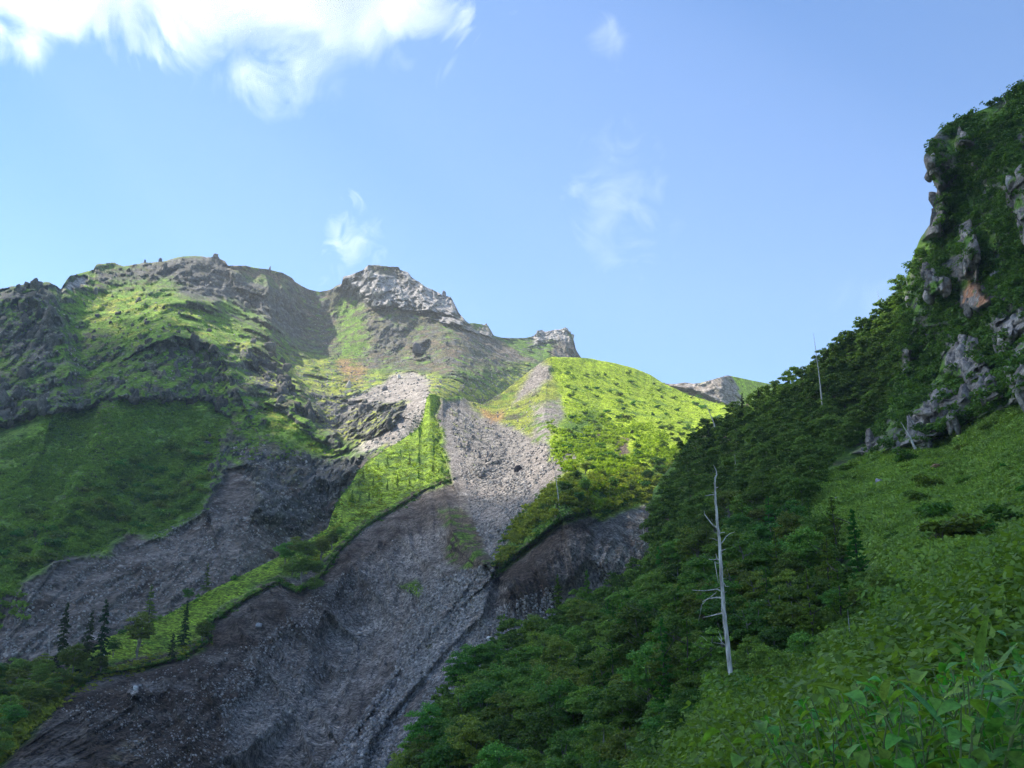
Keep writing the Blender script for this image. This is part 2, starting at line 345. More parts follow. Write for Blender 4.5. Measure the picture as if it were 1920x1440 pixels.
# darker crags of the left shoulder
A.paint([(-400, 560), (0, 545), (90, 530), (120, 545), (110, 620), (90, 700), (40, 700), (0, 640), (-400, 760)], mixfn(ROCK, GRASS_DK, 14, .12, .12, 49), 14, 1.0, .1)
A.paint([(-400, 700), (0, 700), (60, 740), (200, 725), (190, 770), (0, 805), (-400, 900)], mixfn(ROCK, GRASS_MID, 10, -.02, .12, 50), 12, 1.0, .2)
A.paint([(115, 545), (125, 520), (145, 508), (165, 508), (150, 530), (140, 545)], ROCK_PALE, 3, .5, 0)
A.paint([(180, 496), (260, 494), (330, 481), (410, 478), (430, 500), (440, 520), (400, 540), (330, 530), (250, 520), (190, 520)], mixfn(ROCK, OLIVE, 9, .15, .1, 51), 8, 1.0, 0)
A.paint([(410, 495), (500, 505), (553, 528), (580, 543), (560, 548), (500, 520), (430, 512)], BROWNV, 8, .4, 0)
A.paint([(330, 500), (430, 512), (550, 545), (590, 600), (600, 650), (560, 640), (510, 610), (470, 590), (400, 560), (340, 545)], mixfn(ROCK, OLIVE, 16, .18, .15, 52), 12, 1.1, 0)
A.paint([(410, 560), (480, 580), (500, 595), (450, 590), (420, 580)], GRASS_MID, 9, .1, .1)
# central cone
cone = mixfn(mixfn(OLIVE, BROWNV, 18, .05, .15, 153), mixfn(ROCK, GRASS_MID, 14, .12, .1, 54), 16, .02, .12, 53)
A.paint([(560, 545), (640, 525), (870, 600), (930, 630), (1010, 680), (960, 690), (880, 690), (820, 700), (740, 690), (640, 690), (580, 640)], cone, 10, .55, .15)
A.paint([(640, 560), (700, 590), (690, 640), (670, 690), (620, 700), (640, 640), (625, 590)], mixfn(GRASS_MID, OLIVE, 12, .1, .1, 55), 10, .35, .2)
A.paint([(700, 600), (760, 610), (740, 650), (700, 650)], mixfn(ROCK, OLIVE, 9, .1, .1, 56), 12, .9, 0)
A.paint([(770, 640), (790, 640), (800, 665), (780, 670)], ROCK, 5, 1.2, 0)
A.paint([(860, 610), (1010, 680), (960, 680), (870, 640)], mixfn(BROWNV, SCREE_PINK, 9, .1, .1, 57), 10, .5, 0)
A.paint([(560, 655), (640, 690), (700, 700), (800, 700), (880, 720), (990, 690), (1010, 760), (850, 860), (700, 860), (640, 800), (580, 760), (530, 690)], mixfn(YELLOW, mixfn(ROCK, GRASS_MID, 7, 0, .1, 59), 14, .02, .12, 58), 12, .55, .35)
A.paint([(640, 682), (680, 685), (680, 710), (645, 712)], ORANGE, 10, .4, 0, .6)
A.paint([(560, 730), (640, 750), (700, 750), (660, 830), (600, 790)], mixfn(ROCK, YELLOW, 8, .1, .12, 60), 10, .9, .1)
# summit crags
A.paint([(622, 545), (641, 512), (690, 490), (750, 496), (800, 530), (850, 548), (875, 600), (840, 603), (790, 585), (740, 576), (700, 574), (662, 555)], ROCK_PALE, 5, 1.35, 0)
A.paint([(690, 490), (745, 496), (760, 515), (720, 512), (695, 510)], mixfn(OLIVE, ROCK, 8, .1, .1, 61), 6, .5, 0)
A.paint([(870, 603), (925, 608), (928, 632), (900, 628)], SCREE_PINK, 4, 1., 0)
A.paint([(930, 630), (1010, 630), (1040, 660), (1090, 675), (1040, 690), (990, 670)], mixfn(GRASS_MID, ROCK, 10, .15, .1, 62), 6, .5, .1)
A.paint([(1000, 615), (1062, 605), (1080, 625), (1060, 640), (1030, 636), (990, 650)], ROCK_PALE, 5, 1.1, 0)
A.paint([(1035, 640), (1080, 625), (1096, 680), (1030, 680)], mixfn(ROCK, SCREE_DK, 10, .0, .1, 63), 4, 1.1, 0)
# pink col and its grassy back
A.paint([(1150, 690), (1640, 690), (1640, 860), (1150, 860)], GRASS_HI, 5, .2, .3)
A.paint([(1240, 715), (1310, 712), (1366, 700), (1378, 712), (1395, 770), (1240, 760)], mixfn(SCREE_PINK, BROWNV, 9, .18, .1, 64), 5, .7, 0)
# lower grassy aprons, left
apron = mixfn(GRASS_DK, GRASS_MID, 20, .1, .3, 65)
A.paint([(-400, 860), (0, 800), (90, 775), (180, 757), (250, 745), (330, 748), (395, 745), (430, 800), (410, 840), (390, 900), (385, 960), (300, 1008), (230, 1000), (190, 1040), (100, 1052), (30, 1105), (-400, 1250)], apron, 8, .15, 1.0)
A.paint([(182, 755), (212, 760), (206, 850), (140, 960), (90, 1010), (70, 1010), (170, 850)], mixfn(GRASS_MID, OLIVE, 10, .05, .1, 66), 9, .2, .3)
A.paint([(480, 755), (540, 775), (640, 850), (600, 860), (500, 800)], mixfn(GRASS_MID, YELLOW, 12, .1, .1, 67), 9, .3, .4)
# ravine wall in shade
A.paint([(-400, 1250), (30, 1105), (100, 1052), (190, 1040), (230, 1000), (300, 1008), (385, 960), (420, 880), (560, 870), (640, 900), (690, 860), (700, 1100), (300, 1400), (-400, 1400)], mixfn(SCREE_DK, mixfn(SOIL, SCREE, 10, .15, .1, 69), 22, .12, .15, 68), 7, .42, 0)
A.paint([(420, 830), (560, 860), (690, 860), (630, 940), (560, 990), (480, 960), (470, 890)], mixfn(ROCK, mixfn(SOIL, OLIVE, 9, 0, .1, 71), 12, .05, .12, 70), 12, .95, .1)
A.paint([(690, 850), (655, 850), (720, 790), (770, 760), (640, 765), (660, 740), (730, 705), (770, 700), (810, 725), (820, 760), (790, 830)], mixfn(SCREE, SCREE_PINK, 14, 0, .2, 72), 7, .28, 0)
A.paint([(660, 765), (690, 752), (760, 768), (740, 800), (690, 820), (660, 800)], mixfn(ROCK, YELLOW, 9, .12, .1, 73), 6, 1.3, 0)
print('A painted', time.time() - T0)

def rills(S, mask, ang, amp, wl):
    """runnels cut down the fall line of loose ground"""
    k = S.D0 / FPX; c, s_ = math.cos(ang), math.sin(ang); X, Y = (S.U - 960) * k, (S.V - 720) * k
    Q = np.stack([(X * s_ - Y * c) / wl, (X * c + Y * s_) / (wl * 4.5), S.D0 / 60], -1)
    S.D -= mask * amp * (fbm(Q, 1, 4, 500, .55, True) + .5 * fbm(Q * [2.3, 1.6, 1], 1, 3, 505, .6, True))
def relief(S, amp=1., blocks=True, hw=7., vert=.34, run=1.4, rough=.6):
    """fold and fracture the surface: rock faces, hummocks of low shrubs, runnels in loose ground"""
    P = S.P0 * np.array([1, .15, vert])
    big = fbm(P, 95, 4, 101, .5, True); r2 = fbm(P, 24, 4, 103, .6, True)
    runnel = fbm(S.P0 * np.array([1, .22, .28]), 16, 4, 108, .55, True)
    S.D -= amp * (big * (3 + 24 * S.rock) + r2 * (.8 + 11.0 * S.rock) + runnel * run * (1 - .4 * np.clip(S.rock, 0, 1)))
    S.D -= amp * S.rock * 2.6 * fbm(P, 7.5, 3, 109, .6, True)
    if blocks:
        b = S.rock > .45
        Q = S.P0[b] * np.array([1, .22, .42]); k = np.clip((S.rock[b] - .45) * 1.6, 0, 1.4)
        Q = Q + .25 * 9 * np.stack([noise(Q / 5, 7), noise(Q / 5, 8), noise(Q / 5, 9)], -1)
        f1, f2, c1 = worley(Q, 13, 5); S.D[b] -= amp * k * (c1 * 9.0 + np.clip(f2 - f1, 0, .3) * 12)
        f1, f2, c2 = worley(Q, 5.2, 6); S.D[b] -= amp * k * (c2 * 3.6 + np.clip(f2 - f1, 0, .3) * 6.0)
    h = S.hum > .05
    f1, f2, c = worley(S.P0[h], hw, 15); S.D[h] -= S.hum[h] * amp * ((1 - f1) * hw * .30 + c * .5)
    f1, f2, c = worley(S.P0[h], hw * .45, 16); S.D[h] -= S.hum[h] * amp * (1 - f1) * hw * .14
    S.D -= amp * rough * fbm(S.P0, 4.0, 3, 130, .65)
    S.finish()
def normals(P):
    du = np.gradient(P, axis=1); dv = np.gradient(P, axis=0); n = np.cross(dv, du)
    n /= np.linalg.norm(n, axis=-1, keepdims=True) + 1e-9
    return n * np.sign((n * -P).sum(-1, keepdims=True) + 1e-12)
def bare(S, fn, lo=.30, hi=.55, minrock=.4):
    """nothing grows on the steepest faces of the rocky ground"""
    n = normals(S.P); z = n[..., 2] + .12 * fbm(S.P0, 8, 4, 170)
    m = (1 - sm(z, lo, hi)) * sm(S.rock, minrock, minrock + .2); b = m > 0
    S.c[b] += (fn(S.P0[b], None, None) - S.c[b]) * m[b][:, None]
def sheet_mesh(S, name, mat, back=None, flip=False, cols=False):
    """back: rows that fall away behind the skyline, so that the hill is solid seen from beside it"""
    P, c = S.P, S.c
    if back:
        ext = []
        e = P[:, 0] if cols else P[0]
        for dy, dz in back[::-1]:
            if cols: ext.append(e * (1 + dy / e[:, 1:2]) + np.array([.35 * dy, 0, .25 * dz]))
            else: ext.append(e + np.array([0, dy, dz]) + (fbm(e + dy, 40, 3, 9)[:, None] * min(dy, 20) * .4))
        ext = np.stack(ext, 1 if cols else 0); ec = (np.repeat(c[:, :1], len(back), 1) if cols else np.repeat(c[:1], len(back), 0))
        P = np.concatenate([ext, P], 1 if cols else 0); c = np.concatenate([ec, c], 1 if cols else 0)
    R, C = P.shape[:2]; I = np.arange(R * C).reshape(R, C)
    F = np.stack([I[:-1, :-1], I[1:, :-1], I[1:, 1:], I[:-1, 1:]], -1).reshape(-1, 4)
    cc = np.concatenate([np.clip(c, .004, .9).reshape(-1, 3), np.ones((R * C, 1))], -1)
    o = mesh_np(name, P.reshape(-1, 3), F, mat, attrs={'ground_tone': ('FLOAT_COLOR', 'POINT', cc)}, smooth=True)
    return tag(o, kind='structure')
rills(A, pmask(A.U, A.V, [(-400, 1250), (30, 1110), (200, 1040), (300, 1010), (400, 940), (620, 900), (640, 1000), (300, 1250), (-400, 1400)], 14), math.radians(68), 4.5, 9)
rills(A, pmask(A.U, A.V, [(-400, 860), (0, 800), (250, 745), (400, 745), (390, 950), (190, 1040), (-400, 1250)], 30), math.radians(112), 7.5, 26)
rills(A, pmask(A.U, A.V, [(560, 550), (870, 600), (1000, 690), (940, 820), (700, 860), (560, 700)], 30), math.radians(80), 3, 14)
relief(A, 1.15)
bare(A, ROCK, .20, .50, .35)
BACK = [(4, -1), (12, -6), (30, -22), (80, -70), (200, -190), (450, -480)]
M_far = terrain_mat('mountain_ground', 2.4, 14, .9, 1.8, .38, 2.2)
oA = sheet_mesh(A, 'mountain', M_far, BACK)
tag(oA, 'rocky volcanic massif with steaming summit crags')
print('A', time.time() - T0)

# ---- front: gully, grass-topped crests, green spur -----------------------------------------------------
TOP_F = [(-380, 1400), (-100, 1310), (0, 1290), (60, 1275), (110, 1262), (150, 1235), (200, 1195), (250, 1180), (300, 1160), (350, 1132), (400, 1104), (450, 1080), (520, 1045), (570, 1018), (615, 990), (624, 960), (640, 930), (660, 905), (672, 882), (690, 866), (720, 845),
 (755, 824), (778, 808), (787, 798), (793, 785), (797, 764), (800, 746), (806, 738), (814, 738), (822, 745), (835, 748), (860, 742), (880, 752), (905, 758), (930, 745), (960, 722), (1000, 690), (1025, 672), (1040, 669), (1100, 671), (1150, 680), (1190, 690), (1220, 703), (1245, 719),
 (1290, 740), (1330, 752), (1370, 762), (1450, 785), (1560, 820)]
uf = np.arange(-340, 1520, STEP)
vtf = curve(TOP_F, uf) + 1.6 * fbm(np.stack([uf / 14, uf * 0, uf * 0 + .5], -1), 1, 4, 81, .6)
nrf = int(640 / STEP)
tf = np.linspace(0, 1, nrf); vbf = uf * 0 + 1500
F = Sheet(np.repeat(uf[None], nrf, 0), skyrows(vtf, tf, vbf, 6))
F.find = gfind(vtf, vbf, uf[0], nrf, len(uf))
F.base([(-340, 1400, 230), (-340, 1500, 180), (0, 1290, 265), (0, 1500, 190), (200, 1195, 300), (300, 1160, 325), (400, 1100, 355), (520, 1045, 390), (620, 985, 430), (640, 930, 465), (690, 866, 540), (735, 838, 568), (780, 805, 612), (826, 802, 610), (800, 738, 690), (822, 746, 688), (830, 850, 552), (848, 762, 712), (900, 755, 760), (1030, 672, 860), (1100, 672, 890), (1190, 690, 900),
 (1245, 719, 890), (1370, 760, 800), (1520, 810, 760), (120, 1300, 262), (250, 1250, 285), (380, 1190, 318), (520, 1080, 370), (640, 1010, 412), (740, 950, 450), (840, 905, 485), (865, 900, 500), (880, 830, 590), (960, 900, 470), (1010, 830, 560), (940, 1040, 350), (925, 1080, 325), (560, 1200, 335), (450, 1300, 285),
 (300, 1400, 235), (100, 1400, 222), (700, 1200, 345), (800, 1100, 360), (800, 1000, 410), (700, 1100, 370), (700, 1440, 245), (850, 1300, 265), (1000, 1150, 310), (1000, 1060, 318), (1060, 1000, 322), (960, 990, 365), (1050, 930, 350), (1110, 900, 390), (1100, 960, 345), (1200, 1010, 350), (1180, 1090, 320), (1200, 930, 420),
 (1250, 850, 540), (1120, 850, 520), (1060, 860, 470), (1040, 780, 660), (1200, 770, 740), (1300, 780, 760), (1100, 720, 800), (960, 770, 720), (500, 1500, 230), (900, 1500, 215), (1300, 1300, 300), (1500, 1000, 420), (1500, 1500, 250)])
# overhanging lips under the turf, ribs in the gully
F.ridge([(100, 1315), (180, 1268), (260, 1255), (340, 1236), (390, 1205), (400, 1165), (470, 1118), (520, 1092), (560, 1112), (600, 1085), (640, 1030), (690, 985), (740, 955), (800, 918), (838, 903)], -6, 26, 4)
F.ridge([(848, 905), (836, 868), (826, 850), (819, 834), (829, 820), (824, 800), (815, 781), (826, 757), (822, 745)], -14, 22, 4, -1)
F.ridge([(925, 1082), (960, 1050), (1000, 1018), (1050, 975), (1105, 962)], -11, 40, 4)
F.ridge([(1120, 975), (1150, 960), (1200, 930)], -7, 24, 4)
F.ridge([(925, 1085), (905, 1150), (840, 1215), (790, 1275), (740, 1330), (690, 1400), (660, 1500)], 6, 60, 14)
F.ridge([(640, 960), (660, 1010), (640, 1080), (590, 1180), (560, 1300), (450, 1420)], 8, 50, 50)
for q in ([(440, 1160), (500, 1260), (560, 1340), (590, 1430)], [(520, 1120), (580, 1200), (640, 1280), (670, 1350)], [(590, 1120), (650, 1180), (720, 1240)], [(660, 1050), (700, 1110), (770, 1180)], [(740, 985), (780, 1040), (850, 1085)], [(360, 1240), (400, 1310), (450, 1440)], [(255, 1285), (262, 1340), (300, 1440)], [(160, 1320), (170, 1380), (200, 1460)], [(700, 1010), (740, 1075), (800, 1130)], [(480, 1150), (560, 1270), (620, 1370)], [(800, 950), (830, 1000), (870, 1040)], [(310, 1270), (340, 1350), (380, 1450)]):
    F.ridge(q, 5.5, 20, 15, -1)
for q in ([(960, 1080), (990, 1130), (1010, 1180)], [(1000, 1040), (1030, 1100)], [(1140, 960), (1150, 1010), (1130, 1060)], [(1180, 960), (1190, 1030), (1170, 1080)], [(900, 1160), (930, 1200)], [(850, 1215), (860, 1270)]): F.ridge(q, 4, 14, 10, -1)
F.ridge([(870, 1110), (800, 1190), (740, 1270), (700, 1330)], 5, 30, 12)
F.ridge([(830, 915), (850, 1000), (910, 1060)], 12, 40, 30, -1)
F.ridge([(1030, 674), (1020, 740), (1020, 800), (1030, 850)], 26, 90, 60, -1)
F.ridge([(1030, 750), (1150, 800), (1180, 870)], -12, 40, 40)
F.ridge([(890, 760), (905, 775), (930, 790)], -10, 10, 12)
F.P0 = at(F.U, F.V, F.D)
F.warp(6, 6)
gully = mixfn(SCREE_DK, SCREE, 26, .02, .3, 81)
F.paint([(-999, 0), (2999, 0), (2999, 2999), (-999, 2999)], gully, 1, .16, 0)
F.paint([(830, 745), (1100, 745), (1090, 870), (1000, 940), (940, 1000), (900, 1000), (870, 920), (845, 900)], mixfn(SCREE, SCREE_PINK, 22, .1, .3, 82), 14, .14, 0)
F.paint([(840, 760), (930, 790), (950, 860), (900, 900), (860, 850)], mixfn(SCREE, mixfn(ROCK, YELLOW, 6, .2, .1, 183), 8, .08, .1, 83), 12, .85, 0)
F.paint([(980, 780), (1040, 800), (1090, 850), (1040, 900), (1000, 930), (985, 860)], SCREE_PINK, 16, .12, 0)
# reddish and brown banks under the turf edges
F.paint([(-380, 1420), (100, 1310), (260, 1258), (400, 1180), (470, 1122), (530, 1098), (560, 1150), (500, 1250), (440, 1340), (400, 1500), (-380, 1500)], mixfn(SOIL, SCREE_DK, 24, .12, .2, 84), 18, .42, 0)
F.paint([(540, 1110), (640, 1030), (740, 958), (840, 905), (855, 960), (760, 1000), (660, 1080), (600, 1200), (540, 1180)], mixfn(SOIL, SCREE_DK, 14, -.05, .25, 85), 14, .5, 0)
F.paint([(820, 960), (870, 950), (900, 1000), (920, 1060), (880, 1070), (830, 1050), (840, 1000)], mixfn(BROWNV, GRASS_MID, 8, .12, .1, 86), 9, .5, .1)
F.paint([(925, 1085), (1000, 1020), (1050, 980), (1110, 965), (1120, 1040), (1050, 1110), (1040, 1180), (980, 1170), (950, 1130)], mixfn(SOIL, SCREE_DK, 14, .1, .2, 87), 10, .4, 0)
F.paint([(1140, 950), (1215, 925), (1230, 1090), (1150, 1100), (1110, 1050)], mixfn(SCREE, SCREE_DK, 10, .0, .2, 88), 8, .55, 0)
F.paint([(840, 1150), (925, 1085), (905, 1150), (840, 1215), (760, 1290), (700, 1360), (760, 1250)], mixfn(SCREE, OLIVE, 9, .25, .08, 89), 7, .2, 0)
F.paint([(215, 1400), (245, 1380), (270, 1385), (275, 1420), (235, 1440), (200, 1430)], mixfn(BROWNV, ROCK, 4, .1, .1, 92), 9, .45, 0)
F.paint([(243, 1280), (262, 1284), (262, 1305), (250, 1310), (240, 1300)], ROCK_PALE, 4, 1., 0)
F.paint([(748, 1098), (780, 1090), (795, 1105), (785, 1118), (765, 1112)], GRASS_MID, 4, .2, 1)
# slope above the scree bowl
up = mixfn(YELLOW, mixfn(GRASS_MID, OLIVE, 12, 0, .1, 94), 18, .08, .15, 93)
F.paint([(780, 700), (1030, 660), (1050, 740), (1040, 800), (1010, 830), (960, 800), (900, 780), (870, 745), (840, 752), (820, 735)], up, 7, .35, .3)
F.paint([(1005, 680), (1040, 690), (1030, 710), (985, 745), (960, 760), (975, 730)], SCREE_PINK, 7, .3, 0)
F.paint([(1000, 760), (1050, 750), (1040, 830), (1000, 830)], mixfn(SCREE_PINK, GRASS_MID, 12, .1, .15, 95), 10, .2, .1)
F.paint([(900, 766), (925, 778), (945, 768), (940, 788), (922, 792), (908, 784)], ORANGE, 7, .6, 0, .7)
F.paint([(808, 738), (850, 730), (866, 748), (840, 752)], GRASS_MID, 4, .1, .4)
# bright green spur
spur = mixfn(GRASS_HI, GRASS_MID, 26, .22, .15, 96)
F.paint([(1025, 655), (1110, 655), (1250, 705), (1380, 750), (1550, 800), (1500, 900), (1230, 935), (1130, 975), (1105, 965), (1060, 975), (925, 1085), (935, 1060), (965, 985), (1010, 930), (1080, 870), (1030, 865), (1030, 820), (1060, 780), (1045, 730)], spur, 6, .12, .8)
F.paint([(1050, 790), (1120, 760), (1130, 830), (1060, 860)], mixfn(GRASS_MID, ROCK, 12, .25, .1, 97), 14, .2, .8)
F.paint([(960, 990), (1000, 950), (1080, 880), (1125, 900), (1105, 965), (1050, 985), (925, 1085), (935, 1060)], mixfn(GRASS_MID, GRASS_DK, 10, 0, .15, 98), 5, .12, 1.2)
F.paint([(1110, 905), (1200, 900), (1260, 850), (1280, 940), (1200, 935), (1140, 965)], GRASS_DK, 8, .1, 1.3)
for q in ([(1120, 810), (1150, 812), (1145, 822), (1118, 832)], [(1150, 830), (1172, 828), (1180, 850), (1160, 860)], [(1160, 820), (1183, 820), (1170, 845), (1150, 850)], [(1110, 890), (1130, 905), (1125, 915), (1108, 905)]): F.paint(q, BROWNV, 4, .3, 0)
F.paint([(1060, 845), (1085, 848), (1075, 870), (1000, 935), (1010, 900)], SCREE_PINK, 5, .2, 0)
# grass-topped crest running down to the left
strip = mixfn(GRASS_STRIP, GRASS_MID, 16, .2, .15, 99)
F.paint([(-380, 1350), (0, 1280), (110, 1250), (200, 1185), (300, 1150), (400, 1092), (520, 1035), (612, 980), (625, 930), (690, 850), (776, 795), (786, 730), (824, 735), (826, 757), (815, 781), (824, 800), (829, 820), (819, 834), (826, 850), (836, 868), (848, 905), (800, 916), (740, 950), (690, 980), (640, 1026), (560, 1085), (520, 1082), (470, 1105), (400, 1150), (385, 1195), (330, 1222), (250, 1245), (180, 1255), (100, 1300), (0, 1330), (-380, 1400)], strip, 3.5, .06, .35)
F.paint([(100, 1285), (180, 1245), (330, 1220), (390, 1190), (400, 1215), (330, 1242), (250, 1262), (180, 1270), (110, 1315)], mixfn(BROWNV, GRASS_DK, 5, .0, .15, 100), 5, .1, .8)
F.paint([(640, 950), (690, 860), (830, 800), (845, 905), (740, 940)], mixfn(GRASS_STRIP, GRASS_DK, 9, .05, .15, 101), 8, .05, .9)
F.paint([(-380, 1370), (0, 1290), (140, 1270), (110, 1320), (60, 1380), (0, 1440), (-380, 1500)], mixfn(GRASS_DK, SOIL, 12, .2, .15, 102), 8, .1, 1.)
lip = mixfn(BROWNV, GRASS_MID, 4, -.02, .12, 161)
F.stroke([(100, 1309), (180, 1262), (260, 1249), (340, 1230), (386, 1200), (398, 1160), (468, 1112), (520, 1087), (560, 1104), (600, 1078), (640, 1024), (690, 979), (740, 950), (800, 914), (838, 900)], 8, lip)
F.stroke([(925, 1078), (960, 1046), (1000, 1013), (1050, 971), (1105, 959)], 7, lip)
rills(F, pmask(F.U, F.V, [(60, 1340), (250, 1270), (390, 1225), (410, 1180), (520, 1110), (640, 1050), (740, 970), (840, 915), (900, 1040), (915, 1090), (840, 1200), (740, 1310), (660, 1500), (0, 1500)], 30), math.radians(52), 5.2, 7.5)
rills(F, pmask(F.U, F.V, [(930, 1090), (1110, 970), (1220, 930), (1230, 1100), (1000, 1200), (800, 1400), (720, 1400), (850, 1220)], 20), math.radians(75), 3.4, 6)
rills(F, pmask(F.U, F.V, [(830, 750), (900, 765), (1010, 690), (1050, 760), (1080, 860), (940, 1040), (870, 940)], 30), math.radians(62), 2.2, 9)
relief(F, .75, True, 5.0, .5, 3.4, 1.1)
bare(F, SOIL, .1, .4, .35)
M_front = terrain_mat('gully_ground', .9, 6, 1.0, 1.5, .55, .85)
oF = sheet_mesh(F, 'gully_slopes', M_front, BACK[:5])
tag(oF, 'grey eroded gully with grass-topped crests')
print('F', time.time() - T0)

# ---- right mountain ----------------------------------------------------------------------------------------
LEFT_B = [(20, 2120), (100, 2010), (150, 1930), (170, 1905), (185, 1880), (200, 1850), (220, 1800), (240, 1765), (262, 1745), (280, 1738), (290, 1732), (300, 1731), (312, 1735), (325, 1741), (340, 1750), (352, 1756), (365, 1757), (380, 1756), (400, 1752), (420, 1742), (440, 1728), (480, 1710), (520, 1694), (560, 1660), (600, 1622),
 (640, 1560), (680, 1512), (700, 1485), (720, 1432), (740, 1400), (760, 1372), (800, 1300), (850, 1262), (900, 1225), (960, 1215), (1000, 1218), (1050, 1212), (1090, 1165), (1130, 1100), (1160, 1050), (1195, 945), (1240, 905), (1290, 845), (1350, 800), (1400, 765), (1440, 745), (1520, 700)]
vr = np.arange(20, 1510, 2.2)
ul = curve(LEFT_B, vr) + 3 * fbm(np.stack([vr / 22, vr * 0, vr * 0 + .5], -1), 1, 4, 91, .6)
ncb = 560; tb = np.linspace(0, 1, ncb)
B = Sheet(ul[:, None] + tb[None] * (2260 - ul)[:, None], np.repeat(vr[:, None], ncb, 1))
B.find = lambda u, v: (np.clip((v - 20) / 2.2, 0, len(vr) - 1).astype(int), np.clip((u - np.interp(v, vr, ul)) / (2260 - np.interp(v, vr, ul)) * (ncb - 1), 0, ncb - 1).astype(int))
B.base([(700, 1520, 110), (745, 1440, 130), (900, 1240, 185), (1050, 1150, 225), (1212, 1050, 262), (1216, 960, 280), (1262, 850, 310), (1372, 760, 320), (1490, 700, 295), (1560, 640, 280), (1660, 560, 272), (1710, 480, 265), (1731, 300, 250), (1756, 352, 262), (1745, 262, 255), (1905, 170, 240), (2120, 20, 230), (1900, 300, 222), (2100, 300, 190), (2260, 300, 170),
 (1850, 450, 230), (1800, 560, 235), (1900, 600, 200), (1850, 700, 202), (1780, 830, 185), (1700, 830, 200), (1620, 850, 220), (1920, 740, 165), (2150, 740, 120), (1500, 760, 262), (1400, 900, 240), (1550, 900, 175), (1700, 900, 150), (1920, 850, 122), (1600, 1000, 118), (1920, 1000, 84), (2200, 1000, 55), (1450, 1050, 120), (1300, 1050, 165), (1370, 1250, 66),
 (1200, 1150, 155), (1200, 1300, 95), (1000, 1350, 118), (1100, 1440, 75), (1300, 1420, 52), (1500, 1200, 70), (1700, 1100, 66), (1920, 1060, 62), (1920, 1500, 42), (1500, 1440, 42), (900, 1440, 105), (2260, 1500, 40)])
B.warp(9, 8)
B.ridge([(1760, 260), (1790, 400), (1740, 520), (1700, 640), (1690, 800)], 7, 60, 60, -1)
B.ridge([(1870, 560), (1780, 640), (1760, 720), (1800, 830)], 7, 50, 20, -1)
B.ridge([(1690, 790), (1640, 850), (1560, 900), (1400, 950)], 6, 30, 40, -1)
B.P0 = at(B.U, B.V, B.D)
B.paint([(-999, -99), (2999, -99), (2999, 2999), (-999, 2999)], mixfn(GRASS_DK, SOIL, 14, .1, .2, 111), 1, .12, .3)
cl = mixfn(GRASS_DK, mixfn(ROCK, OLIVE, 9, .2, .1, 113), 9, .02, .12, 112)
B.paint([(1700, -50), (2400, -50), (2400, 760), (1920, 750), (1790, 810), (1730, 840), (1640, 850), (1680, 700), (1690, 560), (1740, 430), (1725, 300)], cl, 14, .8, .2)
CLIFFS = [[(1672, 838), (1705, 800), (1712, 775), (1745, 745), (1790, 722), (1815, 738), (1790, 790), (1735, 834)], [(1765, 662), (1800, 636), (1850, 680), (1880, 745), (1845, 752), (1815, 725), (1780, 695)], [(1862, 590), (1930, 580), (2100, 565), (2100, 735), (1925, 742), (1895, 752), (1885, 700), (1868, 650)], [(1882, 335), (1925, 318), (2100, 390), (2100, 550), (1925, 470), (1905, 400)], [(1728, 505), (1772, 515), (1772, 550), (1740, 545)], [(1722, 285), (1752, 292), (1765, 340), (1768, 390), (1760, 440), (1730, 445), (1745, 400), (1745, 350)], [(1795, 252), (1822, 250), (1822, 268), (1798, 264)], [(1800, 425), (1826, 435), (1828, 525), (1806, 515)], [(1684, 628), (1712, 645), (1708, 668), (1692, 650)], [(1600, 838), (1650, 812), (1668, 830), (1630, 852)]]
rockface = mixfn(fld(pal((.07, .06, .052), (.20, .175, .158), (.38, .335, .305)), 4, 131, st=(1, .4, .35), k=1.0), GRASS_DK, 6, .16, .08, 114)
for q in CLIFFS: B.paint(q, rockface, 7, 1.5, 0)
B.paint([(1800, 545), (1815, 532), (1838, 540), (1858, 572), (1830, 580), (1800, 572)], mixfn(ORANGE, rockface, 3, .08, .1, 133), 7, 1.2, 0)
B.paint([(1812, 488), (1826, 490), (1824, 525), (1812, 530)], ORANGE, 4, .8, 0, .8)
MEADOW = [(1515, 935), (1545, 870), (1640, 846), (1735, 838), (1800, 800), (1925, 752), (2260, 700), (2260, 1000), (1920, 1045), (1800, 1085), (1700, 1060), (1560, 1010), (1500, 960)]
B.paint(MEADOW, mixfn(GRASS_DK, GRASS_MID, 7, .0, .2, 115), 12, .05, 1.0)
B.P0[...] = B.P0
relief(B, .55, True, 2.6, .3)
bare(B, rockface, .0, .25, .7)
# the trees stand on the ground below their crowns: lower the forest floor
FOREST = [(600, 1600), (700, 1440), (830, 1290), (1000, 1130), (1215, 1050), (1200, 900), (1350, 740), (1560, 620), (1690, 500), (1700, 600), (1650, 760), (1560, 860), (1500, 960), (1560, 1030), (1700, 1080), (1900, 1070), (2260, 1030), (2260, 1600)]
low = (pmask(B.U, B.V, FOREST, 60) * 3.4 + .3) * (1 - .45 * np.exp(-(((B.U - 1372) / 42) ** 2 + ((B.V - 1262) / 34) ** 2)))
B.P[..., 2] -= low
M_side = terrain_mat('side_ground', .8, 5, .7, .35)
oB = sheet_mesh(B, 'mountainside', M_side, [(3, -1), (10, -4), (25, -18), (70, -70), (180, -200)], cols=True)
tag(oB, 'steep wooded mountainside with cliffs')
print('B', time.time() - T0)

